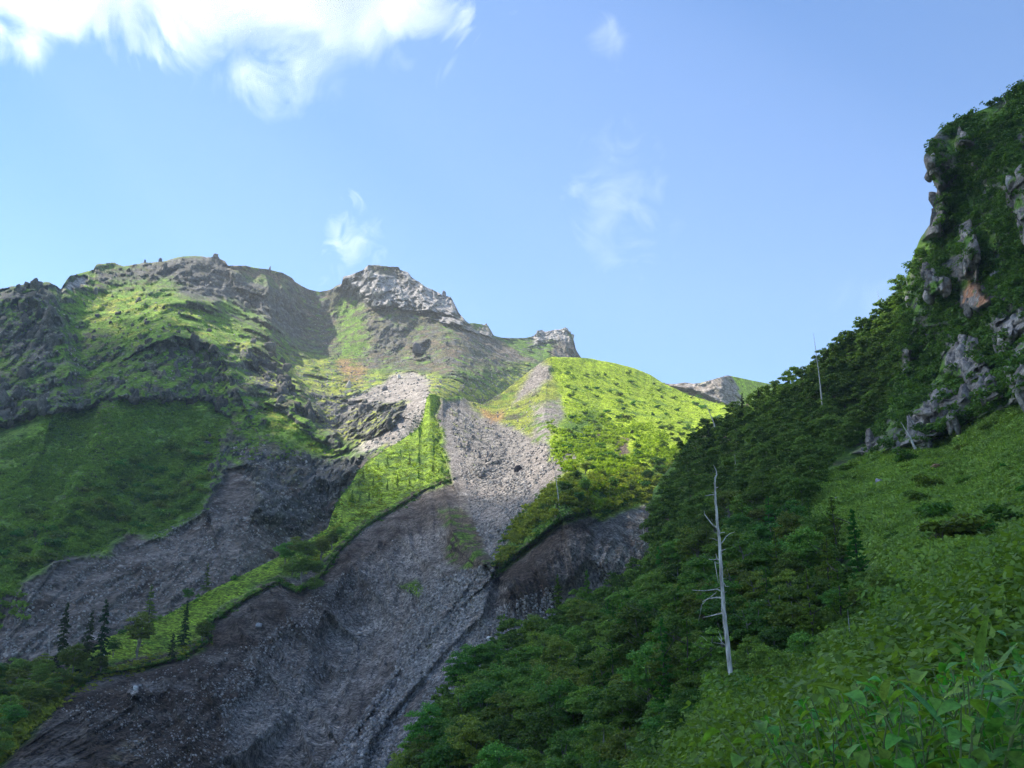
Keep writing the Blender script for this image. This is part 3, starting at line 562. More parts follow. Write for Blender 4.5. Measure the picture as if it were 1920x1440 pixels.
# ---- near slope --------------------------------------------------------------------------------------------
TOP_C = [(1040, 1500), (1180, 1462), (1250, 1428), (1350, 1350), (1450, 1296), (1520, 1260), (1600, 1205), (1700, 1155), (1800, 1095), (1920, 1045), (2060, 975), (2300, 850)]
un = np.arange(1040, 2300, 4.0); vtn = curve(TOP_C, un); ncn = 150; tn = np.linspace(0, 1, ncn)
C = Sheet(np.repeat(un[None], ncn, 0), vtn[None] + tn[:, None] * (1900 - vtn)[None])
C.find = lambda u, v: (np.clip((v - np.interp(u, un, vtn)) / (1900 - np.interp(u, un, vtn)) * (ncn - 1), 0, ncn - 1).astype(int), np.clip((u - 1040) / 4.0, 0, len(un) - 1).astype(int))
C.base([(1040, 1500, 34), (1180, 1462, 33), (1350, 1350, 34), (1520, 1255, 32), (1700, 1150, 28), (1920, 1045, 23), (2300, 850, 18), (1200, 1600, 16), (1400, 1480, 14), (1600, 1440, 6.2), (1450, 1450, 8.5), (1750, 1440, 4.8), (1920, 1420, 4.2), (2200, 1300, 4.5), (1700, 1300, 14), (1920, 1250, 9), (1500, 1350, 20), (1400, 1900, 3.2), (1900, 1900, 2.4), (2300, 1700, 2.4), (1040, 1900, 4), (1650, 1380, 8.5), (1800, 1350, 6.8)])
C.warp(3, 9); C.D -= .05 * C.D * fbm(C.P0, 5, 3, 140); C.finish()
C.paint([(-999, -99), (2999, -99), (2999, 2999), (-999, 2999)], mixfn(GRASS_DK, SOIL, 2, .0, .2, 141), 1)
C.top = C.P.copy(); C.P[..., 2] -= .55 + .012 * C.D
M_near = terrain_mat('near_ground', .12, .8, .6, .05)
oC = sheet_mesh(C, 'hillside', M_near, [(2, -1.5), (8, -6), (20, -16)])
tag(oC, 'near slope under dense undergrowth')
# ---- valley floor: one sheet reaching far past the mountains
gx = np.concatenate([np.linspace(-9000, -700, 30), np.linspace(-600, 600, 61), np.linspace(700, 9000, 30)]); gy = np.concatenate([np.linspace(-9000, -500, 30), np.linspace(-400, 2400, 80), np.linspace(2700, 9000, 24)])
GX, GY = np.meshgrid(gx, gy); GZ = -48 + 9 * fbm(np.stack([GX, GY, GX * 0], -1), 160, 4, 150) - .02 * np.clip(-GY, 0, 400)
G = Sheet(GX, GY); G.P = np.stack([GX, GY, GZ], -1); G.P0 = G.P
G.c = mixfn(GRASS_DK, SCREE_DK, 60, .1, .2, 151)(G.P.reshape(-1, 3), None, None).reshape(G.P.shape).astype(np.float32)
oG = sheet_mesh(G, 'ground', M_far)
print('C,G', time.time() - T0)
# ------------------------------------------------------------------ plants and stones: prototypes
def unit(v): return v / (np.linalg.norm(v, axis=-1, keepdims=True) + 1e-9)
def cards(P, N, size, aspect=1.6, r=rng):
    """small leaf-shaped faces at P facing N"""
    n = len(P); a = unit(np.cross(N, unit(r.normal(size=(n, 3))))); b = np.cross(N, a)
    s = np.broadcast_to(np.asarray(size, float), (n,))[:, None]; L = s * aspect * .5; W = s * .5
    V = np.stack([P - a * L, P - b * W + a * L * .1, P + a * L, P + b * W + a * L * .1], 1)
    return V.reshape(-1, 3), np.arange(n * 4).reshape(n, 4)
def join(parts):
    V, F, T = [], [], []; k = 0
    for v, f, t in parts: V.append(v); F.append(f + k); T.append(t); k += len(v)
    return np.concatenate(V), np.concatenate(F), np.concatenate(T)
def crown_broad(seed, H=6.5, R=2.6, lobes=26, n=2400, s=.26, z0=.08):
    r = np.random.default_rng(seed); P, N = [], []
    d = unit(r.normal(size=(lobes, 3))); d[:, 2] = d[:, 2] * .8 + .15
    rad = r.uniform(.35, .8, lobes)[:, None]
    c = d * rad * np.array([R, R, H * (1 - z0) * .5]) + [0, 0, H * (z0 + (1 - z0) * .5)]
    lr = r.uniform(.26, .46, lobes) * R * .78
    k = n // lobes
    for i in range(lobes):
        q = unit(r.normal(size=(k, 3))); q[:, 2] = np.abs(q[:, 2]) * .9 + q[:, 2] * .25
        rr = lr[i] * r.uniform(.55, 1.08, k)[:, None] * np.array([1, 1, .72])
        P.append(c[i] + q * rr); N.append(unit(q + [0, 0, .6] + .75 * r.normal(size=(k, 3))))
    P = np.concatenate(P); N = np.concatenate(N)
    V, F = cards(P, N, s * r.uniform(.6, 1.35, len(P)), 1.5, r)
    return V, F, np.clip(r.normal(.5, .25, len(P)), 0, 1)
def crown_larch(seed, H=9., R=1.9, n=1900, s=.20, z0=.10, droop=.35, whorl=False, power=.85):
    r = np.random.default_rng(seed); P, N = [], []
    nb = 16 * 7 if whorl else 95
    for i in range(nb):
        zt = (z0 + (1 - z0) * ((i // 7) / 16 + r.uniform(-.028, .028))) if whorl else r.uniform(z0, .98)
        L = R * (1 - zt) ** power * r.uniform(.45, 1.2) + .12; an = r.uniform(0, 6.283); k = max(3, int(n / nb * (L / (R * .55))))
        t = r.uniform(.08, 1, k) ** .8; dr = np.array([math.cos(an), math.sin(an), 0])
        side = np.array([-dr[1], dr[0], 0]); wd = .26 * L * (1 - t * .75)
        p = dr * (t * L)[:, None] + side * (r.uniform(-1, 1, k) * wd)[:, None]
        p[:, 2] = zt * H - droop * L * t ** 1.5 * (1 if whorl else .8) + r.normal(0, .05, k) + (.25 * L * t if not whorl else .10 * L * t)
        P.append(p); N.append(unit(np.array([0, 0, 1.]) + .7 * r.normal(size=(k, 3))))
    P = np.concatenate(P); N = np.concatenate(N); V, F = cards(P, N, s * r.uniform(.6, 1.3, len(P)), 2.0, r)
    return V, F, np.clip(r.normal(.5, .25, len(P)), 0, 1)
def crown_shrub(seed, R=1.2, n=420, s=.2, flat=.6):
    r = np.random.default_rng(seed); lb = 7; c = r.normal(size=(lb, 3)) * [.42, .42, .15] * R + [0, 0, R * flat * .5]
    P, N = [], []
    for i in range(lb):
        q = unit(r.normal(size=(n // lb, 3))); q[:, 2] = np.abs(q[:, 2])
        P.append(c[i] + q * R * r.uniform(.28, .5) * r.uniform(.6, 1.05, (n // lb, 1)) * [1, 1, flat * 1.3]); N.append(unit(q + [0, 0, .7] + .7 * r.normal(size=q.shape)))
    P = np.concatenate(P); N = np.concatenate(N); V, F = cards(P, N, s * r.uniform(.6, 1.3, len(P)), 1.5, r)
    return V, F, np.clip(r.normal(.5, .25, len(P)), 0, 1)
def tube(pts, rad, k=8, cap=True):
    pts = np.array(pts, float); rad = np.broadcast_to(np.asarray(rad, float), (len(pts),)); d = unit(np.gradient(pts, axis=0))
    ref = np.array([0, 1., 0]) if abs(d[0, 1]) < .8 else np.array([1., 0, 0]); V = []
    for p, q, r_ in zip(pts, d, rad):
        a = unit(np.cross(q, ref)); b = np.cross(q, a); an = np.arange(k) * 2 * math.pi / k
        V.append(p + r_ * (np.cos(an)[:, None] * a + np.sin(an)[:, None] * b))
    V = np.concatenate(V); F = []
    for i in range(len(pts) - 1):
        for j in range(k): F.append((i * k + j, i * k + (j + 1) % k, (i + 1) * k + (j + 1) % k, (i + 1) * k + j))
    return V, np.array(F), np.zeros(len(F))
def trunk_mesh(seed, H, r0, stems=1, spread=.5):
    r = np.random.default_rng(seed); P = []
    for s_ in range(stems):
        an = r.uniform(0, 6.28); z = np.linspace(-.6, H, 7); b = spread * (z / H) ** 1.3 * (stems > 1) + .08 * r.normal(size=7)
        P.append(tube(np.stack([math.cos(an) * b + .06 * s_, math.sin(an) * b, z], -1), r0 * (1 - .8 * np.linspace(0, 1, 7)), 6))
        for q in range(5):
            zz = H * r.uniform(.3, .85); a2 = r.uniform(0, 6.28); L = H * r.uniform(.12, .26); c = np.array([math.cos(an) * spread * (zz / H) ** 1.3 * (stems > 1), math.sin(an) * spread * (zz / H) ** 1.3 * (stems > 1), zz])
            P.append(tube([c, c + [math.cos(a2) * L * .5, math.sin(a2) * L * .5, L * .3], c + [math.cos(a2) * L, math.sin(a2) * L, L * .7]], [r0 * .35, r0 * .22, r0 * .08], 6))
    return join(P)
def rock_mesh(seed, sub=1, flat=.75, rough=.35, cuts=7, h0=.26, h1=.42):
    """an angular stone, about one metre across"""
    import bmesh
    bm = bmesh.new(); bmesh.ops.create_icosphere(bm, subdivisions=sub, radius=.5)
    V = np.array([v.co[:] for v in bm.verts]); F = np.array([[v.index for v in f.verts] for f in bm.faces]); bm.free()
    r = np.random.default_rng(seed); d = unit(V)
    for k in range(cuts):
        q = unit(r.normal(size=3)); h = r.uniform(h0, h1); e = V @ q; V = V - np.clip(e - h, 0, 9)[:, None] * q
    V = V * (1 + rough * .4 * noise(d * 1.7 + seed, seed)[:, None]) * r.uniform(.75, 1.25, 3) * [1, 1, flat]
    return V, F, np.zeros(len(F))
M_leaf = leaf_mat('broad_leaves', (.072, .132, .024), (.175, .285, .048), .42, .42, .25)
M_leafd = leaf_mat('shade_darkened_leaves', (.055, .092, .022), (.13, .20, .042), .38, .35)  # darker copy of the broad leaves, with deep shade put into the colour
M_thick = leaf_mat('thicket_leaves', (.070, .140, .024), (.165, .29, .045), .4, .1, .3)
M_leafb = leaf_mat('scrub_leaves', (.05, .12, .012), (.12, .23, .022), .35, .3, .1)
M_larch = leaf_mat('larch_needles', (.055, .135, .024), (.12, .235, .038), .35, .25)
M_fir = leaf_mat('fir_needles', (.020, .046, .018), (.045, .085, .028), .1, .2)
M_far = leaf_mat('distant_scrub_leaves', (.12, .19, .028), (.24, .34, .05), .45, .1)
M_spur = leaf_mat('sun_brightened_scrub_leaves', (.16, .25, .014), (.30, .40, .026), .4, .1)  # lighter scrub leaves: the sunlight on the spur is put into their colour
M_herb = leaf_mat('herb_leaves', (.13, .23, .034), (.28, .43, .07), .45, .12, .5)
M_big = leaf_mat('knotweed_leaves', (.07, .19, .022), (.15, .31, .045), .4, .15, .45, spots=1)
M_cliff = leaf_mat('cliff_scrub_leaves', (.055, .11, .018), (.14, .235, .034), .38, .15, .2)
M_bark = bark_mat('pale_bark', (.10, .09, .075), (.26, .24, .21)); M_barkd = bark_mat('dark_bark', (.03, .024, .02), (.09, .075, .06))
M_dead = bark_mat('weathered_dead_wood', (.24, .215, .19), (.66, .61, .56), 5)
M_stone = terrain_mat('stone', .25, 1.5, .5, .08)
def foliage_obj(name, tri, mat, parent=None, link=True):
    V, F, T = tri
    return mesh_np(name, V, F, mat, parent, {'leaf_tone': ('FLOAT', 'FACE', T)}, link=link)
def plain_mesh(name, tri, mat): return mesh_np(name, tri[0], tri[1], mat, link=False, smooth=True)
PROTO = {}
def proto(kind, crowns, trunks): PROTO[kind] = ([foliage_obj(kind + '_crown', c, m, link=False) for c, m in crowns], [plain_mesh(kind + '_trunk', t, m) for t, m in trunks])
proto('broadleaf_tree', [(crown_broad(i + 1, 6.2 + .5 * (i % 3), 2.3 + .25 * (i % 2), 30 + 3 * i, 6500, .15), M_leaf) for i in range(6)], [(trunk_mesh(i, 5.2, .13, 1 + i % 3), M_bark) for i in range(3)])
proto('larch_tree', [(crown_larch(i + 11, 9, 1.9 - .2 * i, 4200, .13), M_larch) for i in range(4)], [(trunk_mesh(i + 5, 8.8, .13), M_barkd) for i in range(2)])
proto('fir_tree', [(crown_larch(i + 21, 9, 1.55, 4200, .15, .06, .30, True, .75), M_fir) for i in range(3)], [(trunk_mesh(i + 8, 8.9, .15), M_barkd) for i in range(2)])
proto('shrub', [(crown_shrub(i + 31, 1.2, 900, .13), M_leafb) for i in range(5)], [(trunk_mesh(i + 9, .8, .05, 3, .3), M_barkd) for i in range(2)])
TREES = []
def tree(kind, P, H, label, group=None, cat='tree', wide=1., idx=None, tilt=(0, 0)):
    """a plant as an Empty with a crown and a trunk; copies share their mesh data"""
    ref = {'broadleaf_tree': 6.4, 'larch_tree': 9., 'fir_tree': 9., 'shrub': 1.0}[kind]
    e = bpy.data.objects.new(kind, None); COL.objects.link(e); e.location = Vector(P); k = H / ref
    e.scale = (k * wide, k * wide, k); e.rotation_euler = (tilt[0], tilt[1], random.uniform(0, 6.283)); e.empty_display_size = .2
    tag(e, label, cat, group)
    cr, tk = PROTO[kind]; i = random.randrange(len(cr)) if idx is None else idx
    for nm, me in (('crown', cr[i]), ('trunk', tk[i % len(tk)])):
        o = bpy.data.objects.new(nm, me); COL.objects.link(o); o.parent = e
    TREES.append(e); return e
def hit(S, u, v, low=0.):
    r, c = S.find(np.asarray(u, float), np.asarray(v, float)); p = S.P[r, c].copy(); p[..., 2] -= low; return p
def inpoly(u, v, poly): return polydist(u, v, poly)[1]
def sample(poly, n, r=rng):
    p = np.array(poly, float); u = r.uniform(p[:, 0].min(), p[:, 0].max(), n * 4); v = r.uniform(p[:, 1].min(), p[:, 1].max(), n * 4)
    k = inpoly(u, v, poly); return u[k][:n], v[k][:n]
def thin(u, v, rad):                            # keep points no closer than their radius (pixels)
    keep = []; ku = np.empty(len(u)); kv = np.empty(len(u)); n = 0
    for i in range(len(u)):
        if n and (((ku[:n] - u[i]) ** 2 + (kv[:n] - v[i]) ** 2) < rad[i] ** 2).any(): continue
        ku[n], kv[n] = u[i], v[i]; n += 1; keep.append(i)
    return np.array(keep, int)
def stamp(protos, P, S, tone_sh=.0, tone=None, r=rng, zrot=True, rot3=False):
    """many copies of small prototypes as one mesh"""
    out = []; idx = r.integers(0, len(protos), len(P))
    for k, (V, F, T) in enumerate(protos):
        b = idx == k; n = b.sum()
        if not n: continue
        if rot3:
            q = unit(r.normal(size=(n, 4))); w_, x, y, z = q.T
            R = np.stack([1 - 2 * (y * y + z * z), 2 * (x * y - z * w_), 2 * (x * z + y * w_), 2 * (x * y + z * w_), 1 - 2 * (x * x + z * z), 2 * (y * z - x * w_), 2 * (x * z - y * w_), 2 * (y * z + x * w_), 1 - 2 * (x * x + y * y)], -1).reshape(n, 3, 3)
        else:
            a = r.uniform(0, 6.283, n); c, s = np.cos(a), np.sin(a); o = a * 0
            R = np.stack([c, -s, o, s, c, o, o, o, o + 1], -1).reshape(n, 3, 3)
        W = np.einsum('nij,vj->nvi', R, V) * S[b][:, None, None] + P[b][:, None]
        FF = (F[None] + (np.arange(n) * len(V))[:, None, None]).reshape(-1, F.shape[1])
        TT = np.clip(T[None] + tone_sh * r.normal(size=(n, 1)) + (0 if tone is None else tone[b][:, None]), 0, 1).reshape(-1)
        out.append((W.reshape(-1, 3), FF, TT))
    return join(out)
print('protos', time.time() - T0)

# ------------------------------------------------------------------ the wooded slope
NEARFOREST = [(735, 1470), (840, 1300), (950, 1195), (1050, 1150), (1130, 1110), (1215, 1060), (1220, 960), (1262, 870), (1300, 815), (1372, 768), (1430, 735), (1500, 700), (1560, 650), (1620, 605), (1690, 540), (1700, 600), (1690, 700), (1660, 770), (1600, 830), (1540, 850), (1560, 880), (1520, 930), (1490, 980), (1560, 1040), (1700, 1090), (1820, 1085), (1930, 1045), (2060, 1000), (2060, 1080), (1700, 1260), (1500, 1400), (1400, 1500), (735, 1500)]
cu, cv = sample(NEARFOREST, 9000); P = hit(B, cu, cv)
crR = (1.3 + 2.0 * rng.random(len(cu)) ** 1.3) * np.clip(P[:, 1] / 115, .42, 1) * np.where((cu > 1540) & (cv > 985), .62, 1); rad = crR * FPX / P[:, 1] * .72
o_ = np.argsort(-rad * rng.uniform(.6, 1.4, len(rad))); cu, cv, P, crR, rad = cu[o_], cv[o_], P[o_], crR[o_], rad[o_]
kp = thin(cu, cv, rad); cu, cv, P, crR, rad = cu[kp], cv[kp], P[kp], crR[kp], rad[kp]
hp = crR * 2.5 * FPX / P[:, 1]; clear = ~((np.abs(cu - 1368) < rad * .7 + 8) & (cv > 1240) & (cv - hp < 1246))
cu, cv, P, crR, rad = cu[clear], cv[clear], P[clear], crR[clear], rad[clear]
print('forest trees', len(kp))
order = np.argsort(-rad); big = order[:285]; rest = order[285:]
def zone(u, v):
    if u > 1560 and v > 1000: return 'in the hollow between herb meadow and near slope'
    if v > 1330: return 'at the foot of the slope along the bottom edge'
    if u < 960: return 'at the left end of the wood beside the gully'
    if u < 1160: return 'on the slope left of the tall dead trunk'
    if u < 1335: return 'just left of the tall dead trunk'
    if v < 1000: return 'in the shade below the rock wall'
    return 'just right of the tall dead trunk'
def size_word(r_): return 'large' if r_ > 2.2 else ('small' if r_ < 1.45 else 'medium')
for i in big:
    z_ = zone(cu[i], cv[i]) + (', high up' if cv[i] < 1100 else (', halfway down' if cv[i] < 1230 else ', low down')); sw = size_word(crR[i])
    tree('broadleaf_tree', P[i], float(crR[i] * 2.5 * rng.uniform(.92, 1.1)), '%s round green tree %s' % (sw, z_), '%s green trees %s' % (sw, z_), wide=1.12)
low_b = [crown_broad(i + 60, 6.4, 2.5, 18, 1100, .30) for i in range(6)]
V_, F_, T_ = stamp(low_b, P[rest], crR[rest] / 2.45, .28, .7 * fbm(P[rest], 30, 3, 300))
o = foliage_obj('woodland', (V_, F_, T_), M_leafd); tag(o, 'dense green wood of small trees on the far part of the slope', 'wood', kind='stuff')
uS, vS = sample(MEADOW, 60); kp = thin(uS, vS, np.full(len(uS), 30.))
for i in kp:
    z_ = 'high in the herb meadow under the cliff' if vS[i] < 900 else ('in the lower part of the herb meadow' if uS[i] > 1700 else 'at the left side of the herb meadow')
    tree('shrub', hit(B, uS[i], vS[i], .2), float(rng.uniform(.9, 2.4)), 'low green bush ' + z_, 'bushes ' + z_, 'bush', wide=1.2)
for a_, b_, lab in ((1352, 1280, 'low bush at the foot of the tall dead trunk, left one'), (1392, 1278, 'low bush at the foot of the tall dead trunk, right one'), (1373, 1286, 'low bush at the foot of the tall dead trunk, front one')):
    p = hit(B, a_, b_, .1); tree('shrub', p, .50 * (b_ - 1248) * p[1] / FPX, lab, None, 'bush', wide=1.3)
# ground plants between the trees, on the cliffs and over the meadow
uu_, vv_ = sample(NEARFOREST, 15000); Q = hit(B, uu_, vv_); Q[:, 2] += rng.uniform(.0, 1.2, len(Q))
shr = [crown_shrub(i + 80, 1., 98, .21) for i in range(5)]
o = foliage_obj('undergrowth', stamp(shr, Q, rng.uniform(.7, 1.5, len(Q)), .2, .8 * fbm(Q, 14, 3, 301)), M_leaf); tag(o, 'low leafy undergrowth between the trees of the slope', 'undergrowth', kind='stuff')
CLIFFZ = [(1700, 520), (1735, 440), (1752, 400), (1740, 330), (1742, 268), (1800, 222), (1905, 170), (2100, 40), (2200, 40), (2200, 740), (1925, 752), (1800, 800), (1740, 835), (1640, 850), (1600, 840), (1690, 700), (1640, 640), (1600, 620), (1500, 700), (1600, 610)]
u2, v2 = sample(CLIFFZ, 9000); k = np.ones(len(u2), bool)
for q in CLIFFS:
    d_, in_, _ = polydist(u2, v2, q); k &= ~(in_ & (d_ > 3)) | (rng.random(len(u2)) < .10)
k &= ~inpoly(u2, v2, [(1795, 530), (1840, 530), (1865, 575), (1830, 590), (1795, 575)])
k &= fbm(np.stack([u2 / 30, v2 / 60, u2 * 0], -1), 1, 3, 77) > -.16
u2, v2 = u2[k], v2[k]; Q = hit(B, u2, v2); Q[:, 1] -= .3
shr2 = [crown_shrub(i + 90, 1., 140, .19, .75) for i in range(6)]
big2 = rng.random(len(Q)) ** 2.5
o = foliage_obj('cliff_scrub', stamp(shr2, Q, .9 + 1.9 * big2, .22, .7 * fbm(Q, 16, 3, 302)), M_cliff); tag(o, 'green scrub clinging to the ledges of the cliff', 'scrub', kind='stuff')
u2, v2 = sample(MEADOW, 42000); Q = hit(B, u2, v2); Q[:, 2] += rng.uniform(-.05, .25, len(Q)) + .5 * np.clip(fbm(Q, 4, 3, 192), -.2, 1)
mh = [crown_shrub(i + 100, .5, 16, .20, .35) for i in range(5)]
o = foliage_obj('meadow_herbs', stamp(mh, Q, rng.uniform(.6, 1.5, len(Q)) * (1 + 1.3 * np.clip(fbm(Q, 7, 3, 304), -.2, 1)), .25, 1.1 * fbm(Q, 12, 4, 303)), M_herb); tag(o, 'knee-high green herbs covering the open slope under the cliff', 'herbs', kind='stuff')
print('slope', time.time() - T0)

# ------------------------------------------------------------------ scrub on the far slopes and crests
def scrub(S, specs, name, label, mat):
    Ps, Ss = [], []
    for poly, n, s0, s1 in specs:
        u, v = sample(poly, n); u = u + rng.normal(0, 4, len(u)); v = v + rng.normal(0, 4, len(v)); k = fbm(np.stack([u / 40, v / 22, u * 0], -1), 1, 3, 66) > (-.26 if poly is APRON else -.12); u, v = u[k], v[k]
        q = hit(S, u, v); Ps.append(q); Ss.append(s0 + (s1 - s0) * rng.random(len(q)) ** 2)
    P_ = np.concatenate(Ps); S_ = np.concatenate(Ss)
    pr = [crown_shrub(i + 120, 1., 42, .36, .8) for i in range(6)]
    o = foliage_obj(name, stamp(pr, P_, S_, .22, .8 * fbm(P_, 45, 4, 305)), mat); tag(o, label, 'scrub', kind='stuff')
    return o
APRON = [(-20, 870), (90, 790), (250, 750), (395, 750), (425, 810), (390, 900), (380, 955), (300, 1000), (230, 998), (190, 1035), (100, 1048), (30, 1095), (-20, 1150)]
scrub(A, [(APRON, 15000, .6, 1.9), ([(230, 860), (330, 850), (380, 950), (250, 1010), (130, 1040), (110, 960)], 900, 1., 2.6), ([(0, 560), (330, 560), (480, 640), (430, 740), (0, 780)], 1500, .6, 1.7), ([(430, 740), (520, 770), (640, 850), (440, 870)], 500, .8, 2.0), ([(-20, 1050), (40, 1080), (40, 1180), (-20, 1190)], 120, 2, 4)], 'hillside_scrub', 'dark green scrub over the shaded left hillside', M_far)
SPUR = [(1035, 690), (1190, 700), (1370, 765), (1330, 830), (1250, 860), (1220, 930), (1130, 905), (1080, 860), (1040, 860), (1040, 820), (1070, 770)]
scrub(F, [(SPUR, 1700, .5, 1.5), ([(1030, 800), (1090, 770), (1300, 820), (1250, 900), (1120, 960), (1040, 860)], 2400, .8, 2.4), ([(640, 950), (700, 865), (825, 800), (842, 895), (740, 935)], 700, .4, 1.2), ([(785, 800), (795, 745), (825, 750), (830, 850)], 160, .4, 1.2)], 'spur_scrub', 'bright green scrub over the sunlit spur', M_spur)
scrub(F, [([(965, 985), (1080, 880), (1125, 900), (1105, 955), (1050, 965), (1000, 990), (930, 1075)], 900, .9, 2.4), ([(1115, 910), (1260, 860), (1280, 930), (1140, 960)], 700, 1.2, 3.0),
 ([(640, 950), (700, 865), (825, 800), (842, 895), (740, 935)], 120, .5, 1.4), ([(100, 1280), (330, 1225), (395, 1190), (395, 1210), (250, 1262), (110, 1315)], 500, .4, 1.0), ([(-20, 1290), (140, 1270), (100, 1330), (30, 1400), (-20, 1440)], 900, .8, 2.6), ([(600, 1000), (640, 950), (740, 930), (640, 1020), (560, 1080)], 160, .6, 1.6)], 'crest_scrub', 'darker green scrub along the crest edges', M_far)
def along(line, n, w_):
    p = np.array(line, float); t = np.sort(rng.random(n)) * (len(p) - 1); return np.interp(t, range(len(p)), p[:, 0]) + rng.normal(0, w_, n), np.interp(t, range(len(p)), p[:, 1]) + rng.normal(0, w_, n)
EDGES = [[(100, 1315), (180, 1268), (260, 1255), (340, 1236), (390, 1205), (400, 1165), (470, 1118), (520, 1092)], [(520, 1092), (560, 1108), (600, 1085), (640, 1030), (690, 985), (740, 955), (800, 918), (838, 903)], [(848, 905), (836, 868), (826, 850), (819, 834), (829, 820), (824, 800), (815, 781), (826, 757), (822, 745)], [(925, 1082), (960, 1050), (1000, 1018), (1050, 975), (1105, 962)], [(620, 990), (640, 932), (690, 868), (778, 806), (792, 752), (800, 740)], [(200, 1197), (300, 1162), (400, 1106), (520, 1047), (615, 992)], [(925, 1060), (960, 985), (1010, 930), (1080, 870)], [(1120, 972), (1160, 950), (1210, 925)]]
Ps, Ss = [], []
for q, n in zip(EDGES, (300, 420, 220, 380, 160, 80, 220, 160)):
    a_, b_ = along(q, n, 3.2); Ps.append(hit(F, a_, b_)); Ss.append(.25 + 1.2 * rng.random(n) ** 3)
o = foliage_obj('turf_fringe', stamp([crown_shrub(i + 140, 1., 60, .3, .8) for i in range(6)], np.concatenate(Ps) - [0, 0, .25], np.concatenate(Ss), .25), M_leafb); tag(o, 'ragged fringe of turf and low bushes along the broken crest edges', 'turf', kind='stuff')
# bushes one can tell apart
bl = 0
BUSH = [(534, 1062, 9), (552, 1052, 8), (566, 1098, 10), (590, 1085, 8), (575, 1060, 9), (603, 1045, 8), (622, 1030, 7), (548, 1085, 8), (640, 1012, 5), (590, 1112, 6), (1085, 950, 8), (1060, 930, 8), (1100, 930, 8), (1020, 965, 5), (1045, 955, 6), (1185, 930, 8), (1150, 925, 8), (1215, 905, 9), (1240, 880, 8), (1170, 905, 7), (935, 1068, 4.5), (1000, 985, 4), (1130, 900, 6), (1100, 890, 7), (1080, 905, 7), (0, 1330, 9), (40, 1320, 9), (70, 1300, 9), (20, 1380, 9), (-10, 1290, 9), (90, 1330, 7), (50, 1360, 8), (10, 1250, 8), (45, 1265, 8), (115, 1290, 7), (150, 1290, 6), (0, 1235, 9), (25, 1255, 10), (60, 1240, 8), (85, 1275, 9), (125, 1262, 8), (165, 1275, 7), (140, 1250, 9), (30, 1300, 10), (-20, 1330, 10), (60, 1335, 9), (100, 1310, 8), (15, 1350, 9), (75, 1250, 9), (190, 1262, 6), (0, 1400, 8), (-15, 1440, 9)]
for u, v, H in BUSH:
    z_ = 'overhanging the grey gully where the green crest turns dark' if 500 < u < 660 else ('on the dark wooded corner at the lower left' if u < 200 else 'on the green shoulder right of the scree bowl')
    tree('broadleaf_tree', hit(F, u, v, .6), H * (1.15 if 500 < u < 660 else .8), 'bushy dark green tree %s' % z_, 'bushy trees %s' % z_, wide=1.25)
uS, vS = sample([(0, 1060), (30, 960), (110, 980), (220, 860), (390, 830), (390, 930), (300, 995), (200, 1020), (100, 1045), (20, 1090)], 130); kp = thin(uS, vS, np.full(len(uS), 15.))
for i in kp: tree('shrub', hit(A, uS[i], vS[i], .4), float(rng.uniform(3.0, 6.5)), 'dark bush on the shaded apron of the left mountain', 'dark bushes on the shaded left apron', 'bush', wide=1.1)
uS, vS = sample([(640, 945), (700, 880), (760, 850), (825, 852), (842, 890), (740, 930), (690, 965)], 44); kp = thin(uS, vS, 8 + 14 * rng.random(len(uS)))
for i in kp: tree('larch_tree', hit(F, uS[i], vS[i], .2), float(rng.uniform(3.5, 7)), 'young larch standing in the sunlit patch of the green crest', 'young larches on the sunlit part of the crest', wide=1.25)
uS, vS = sample(SPUR, 150); kp = thin(uS, vS, np.full(len(uS), 11.))
for i in kp: tree('shrub', hit(F, uS[i], vS[i]), float(rng.uniform(1.6, 3.6)), 'small dark bush dotted over the bright green spur', 'dark bushes dotted over the bright green spur', 'bush')
def px(H, P): return H * P[1] / FPX            # metres for a height in photo pixels at that distance
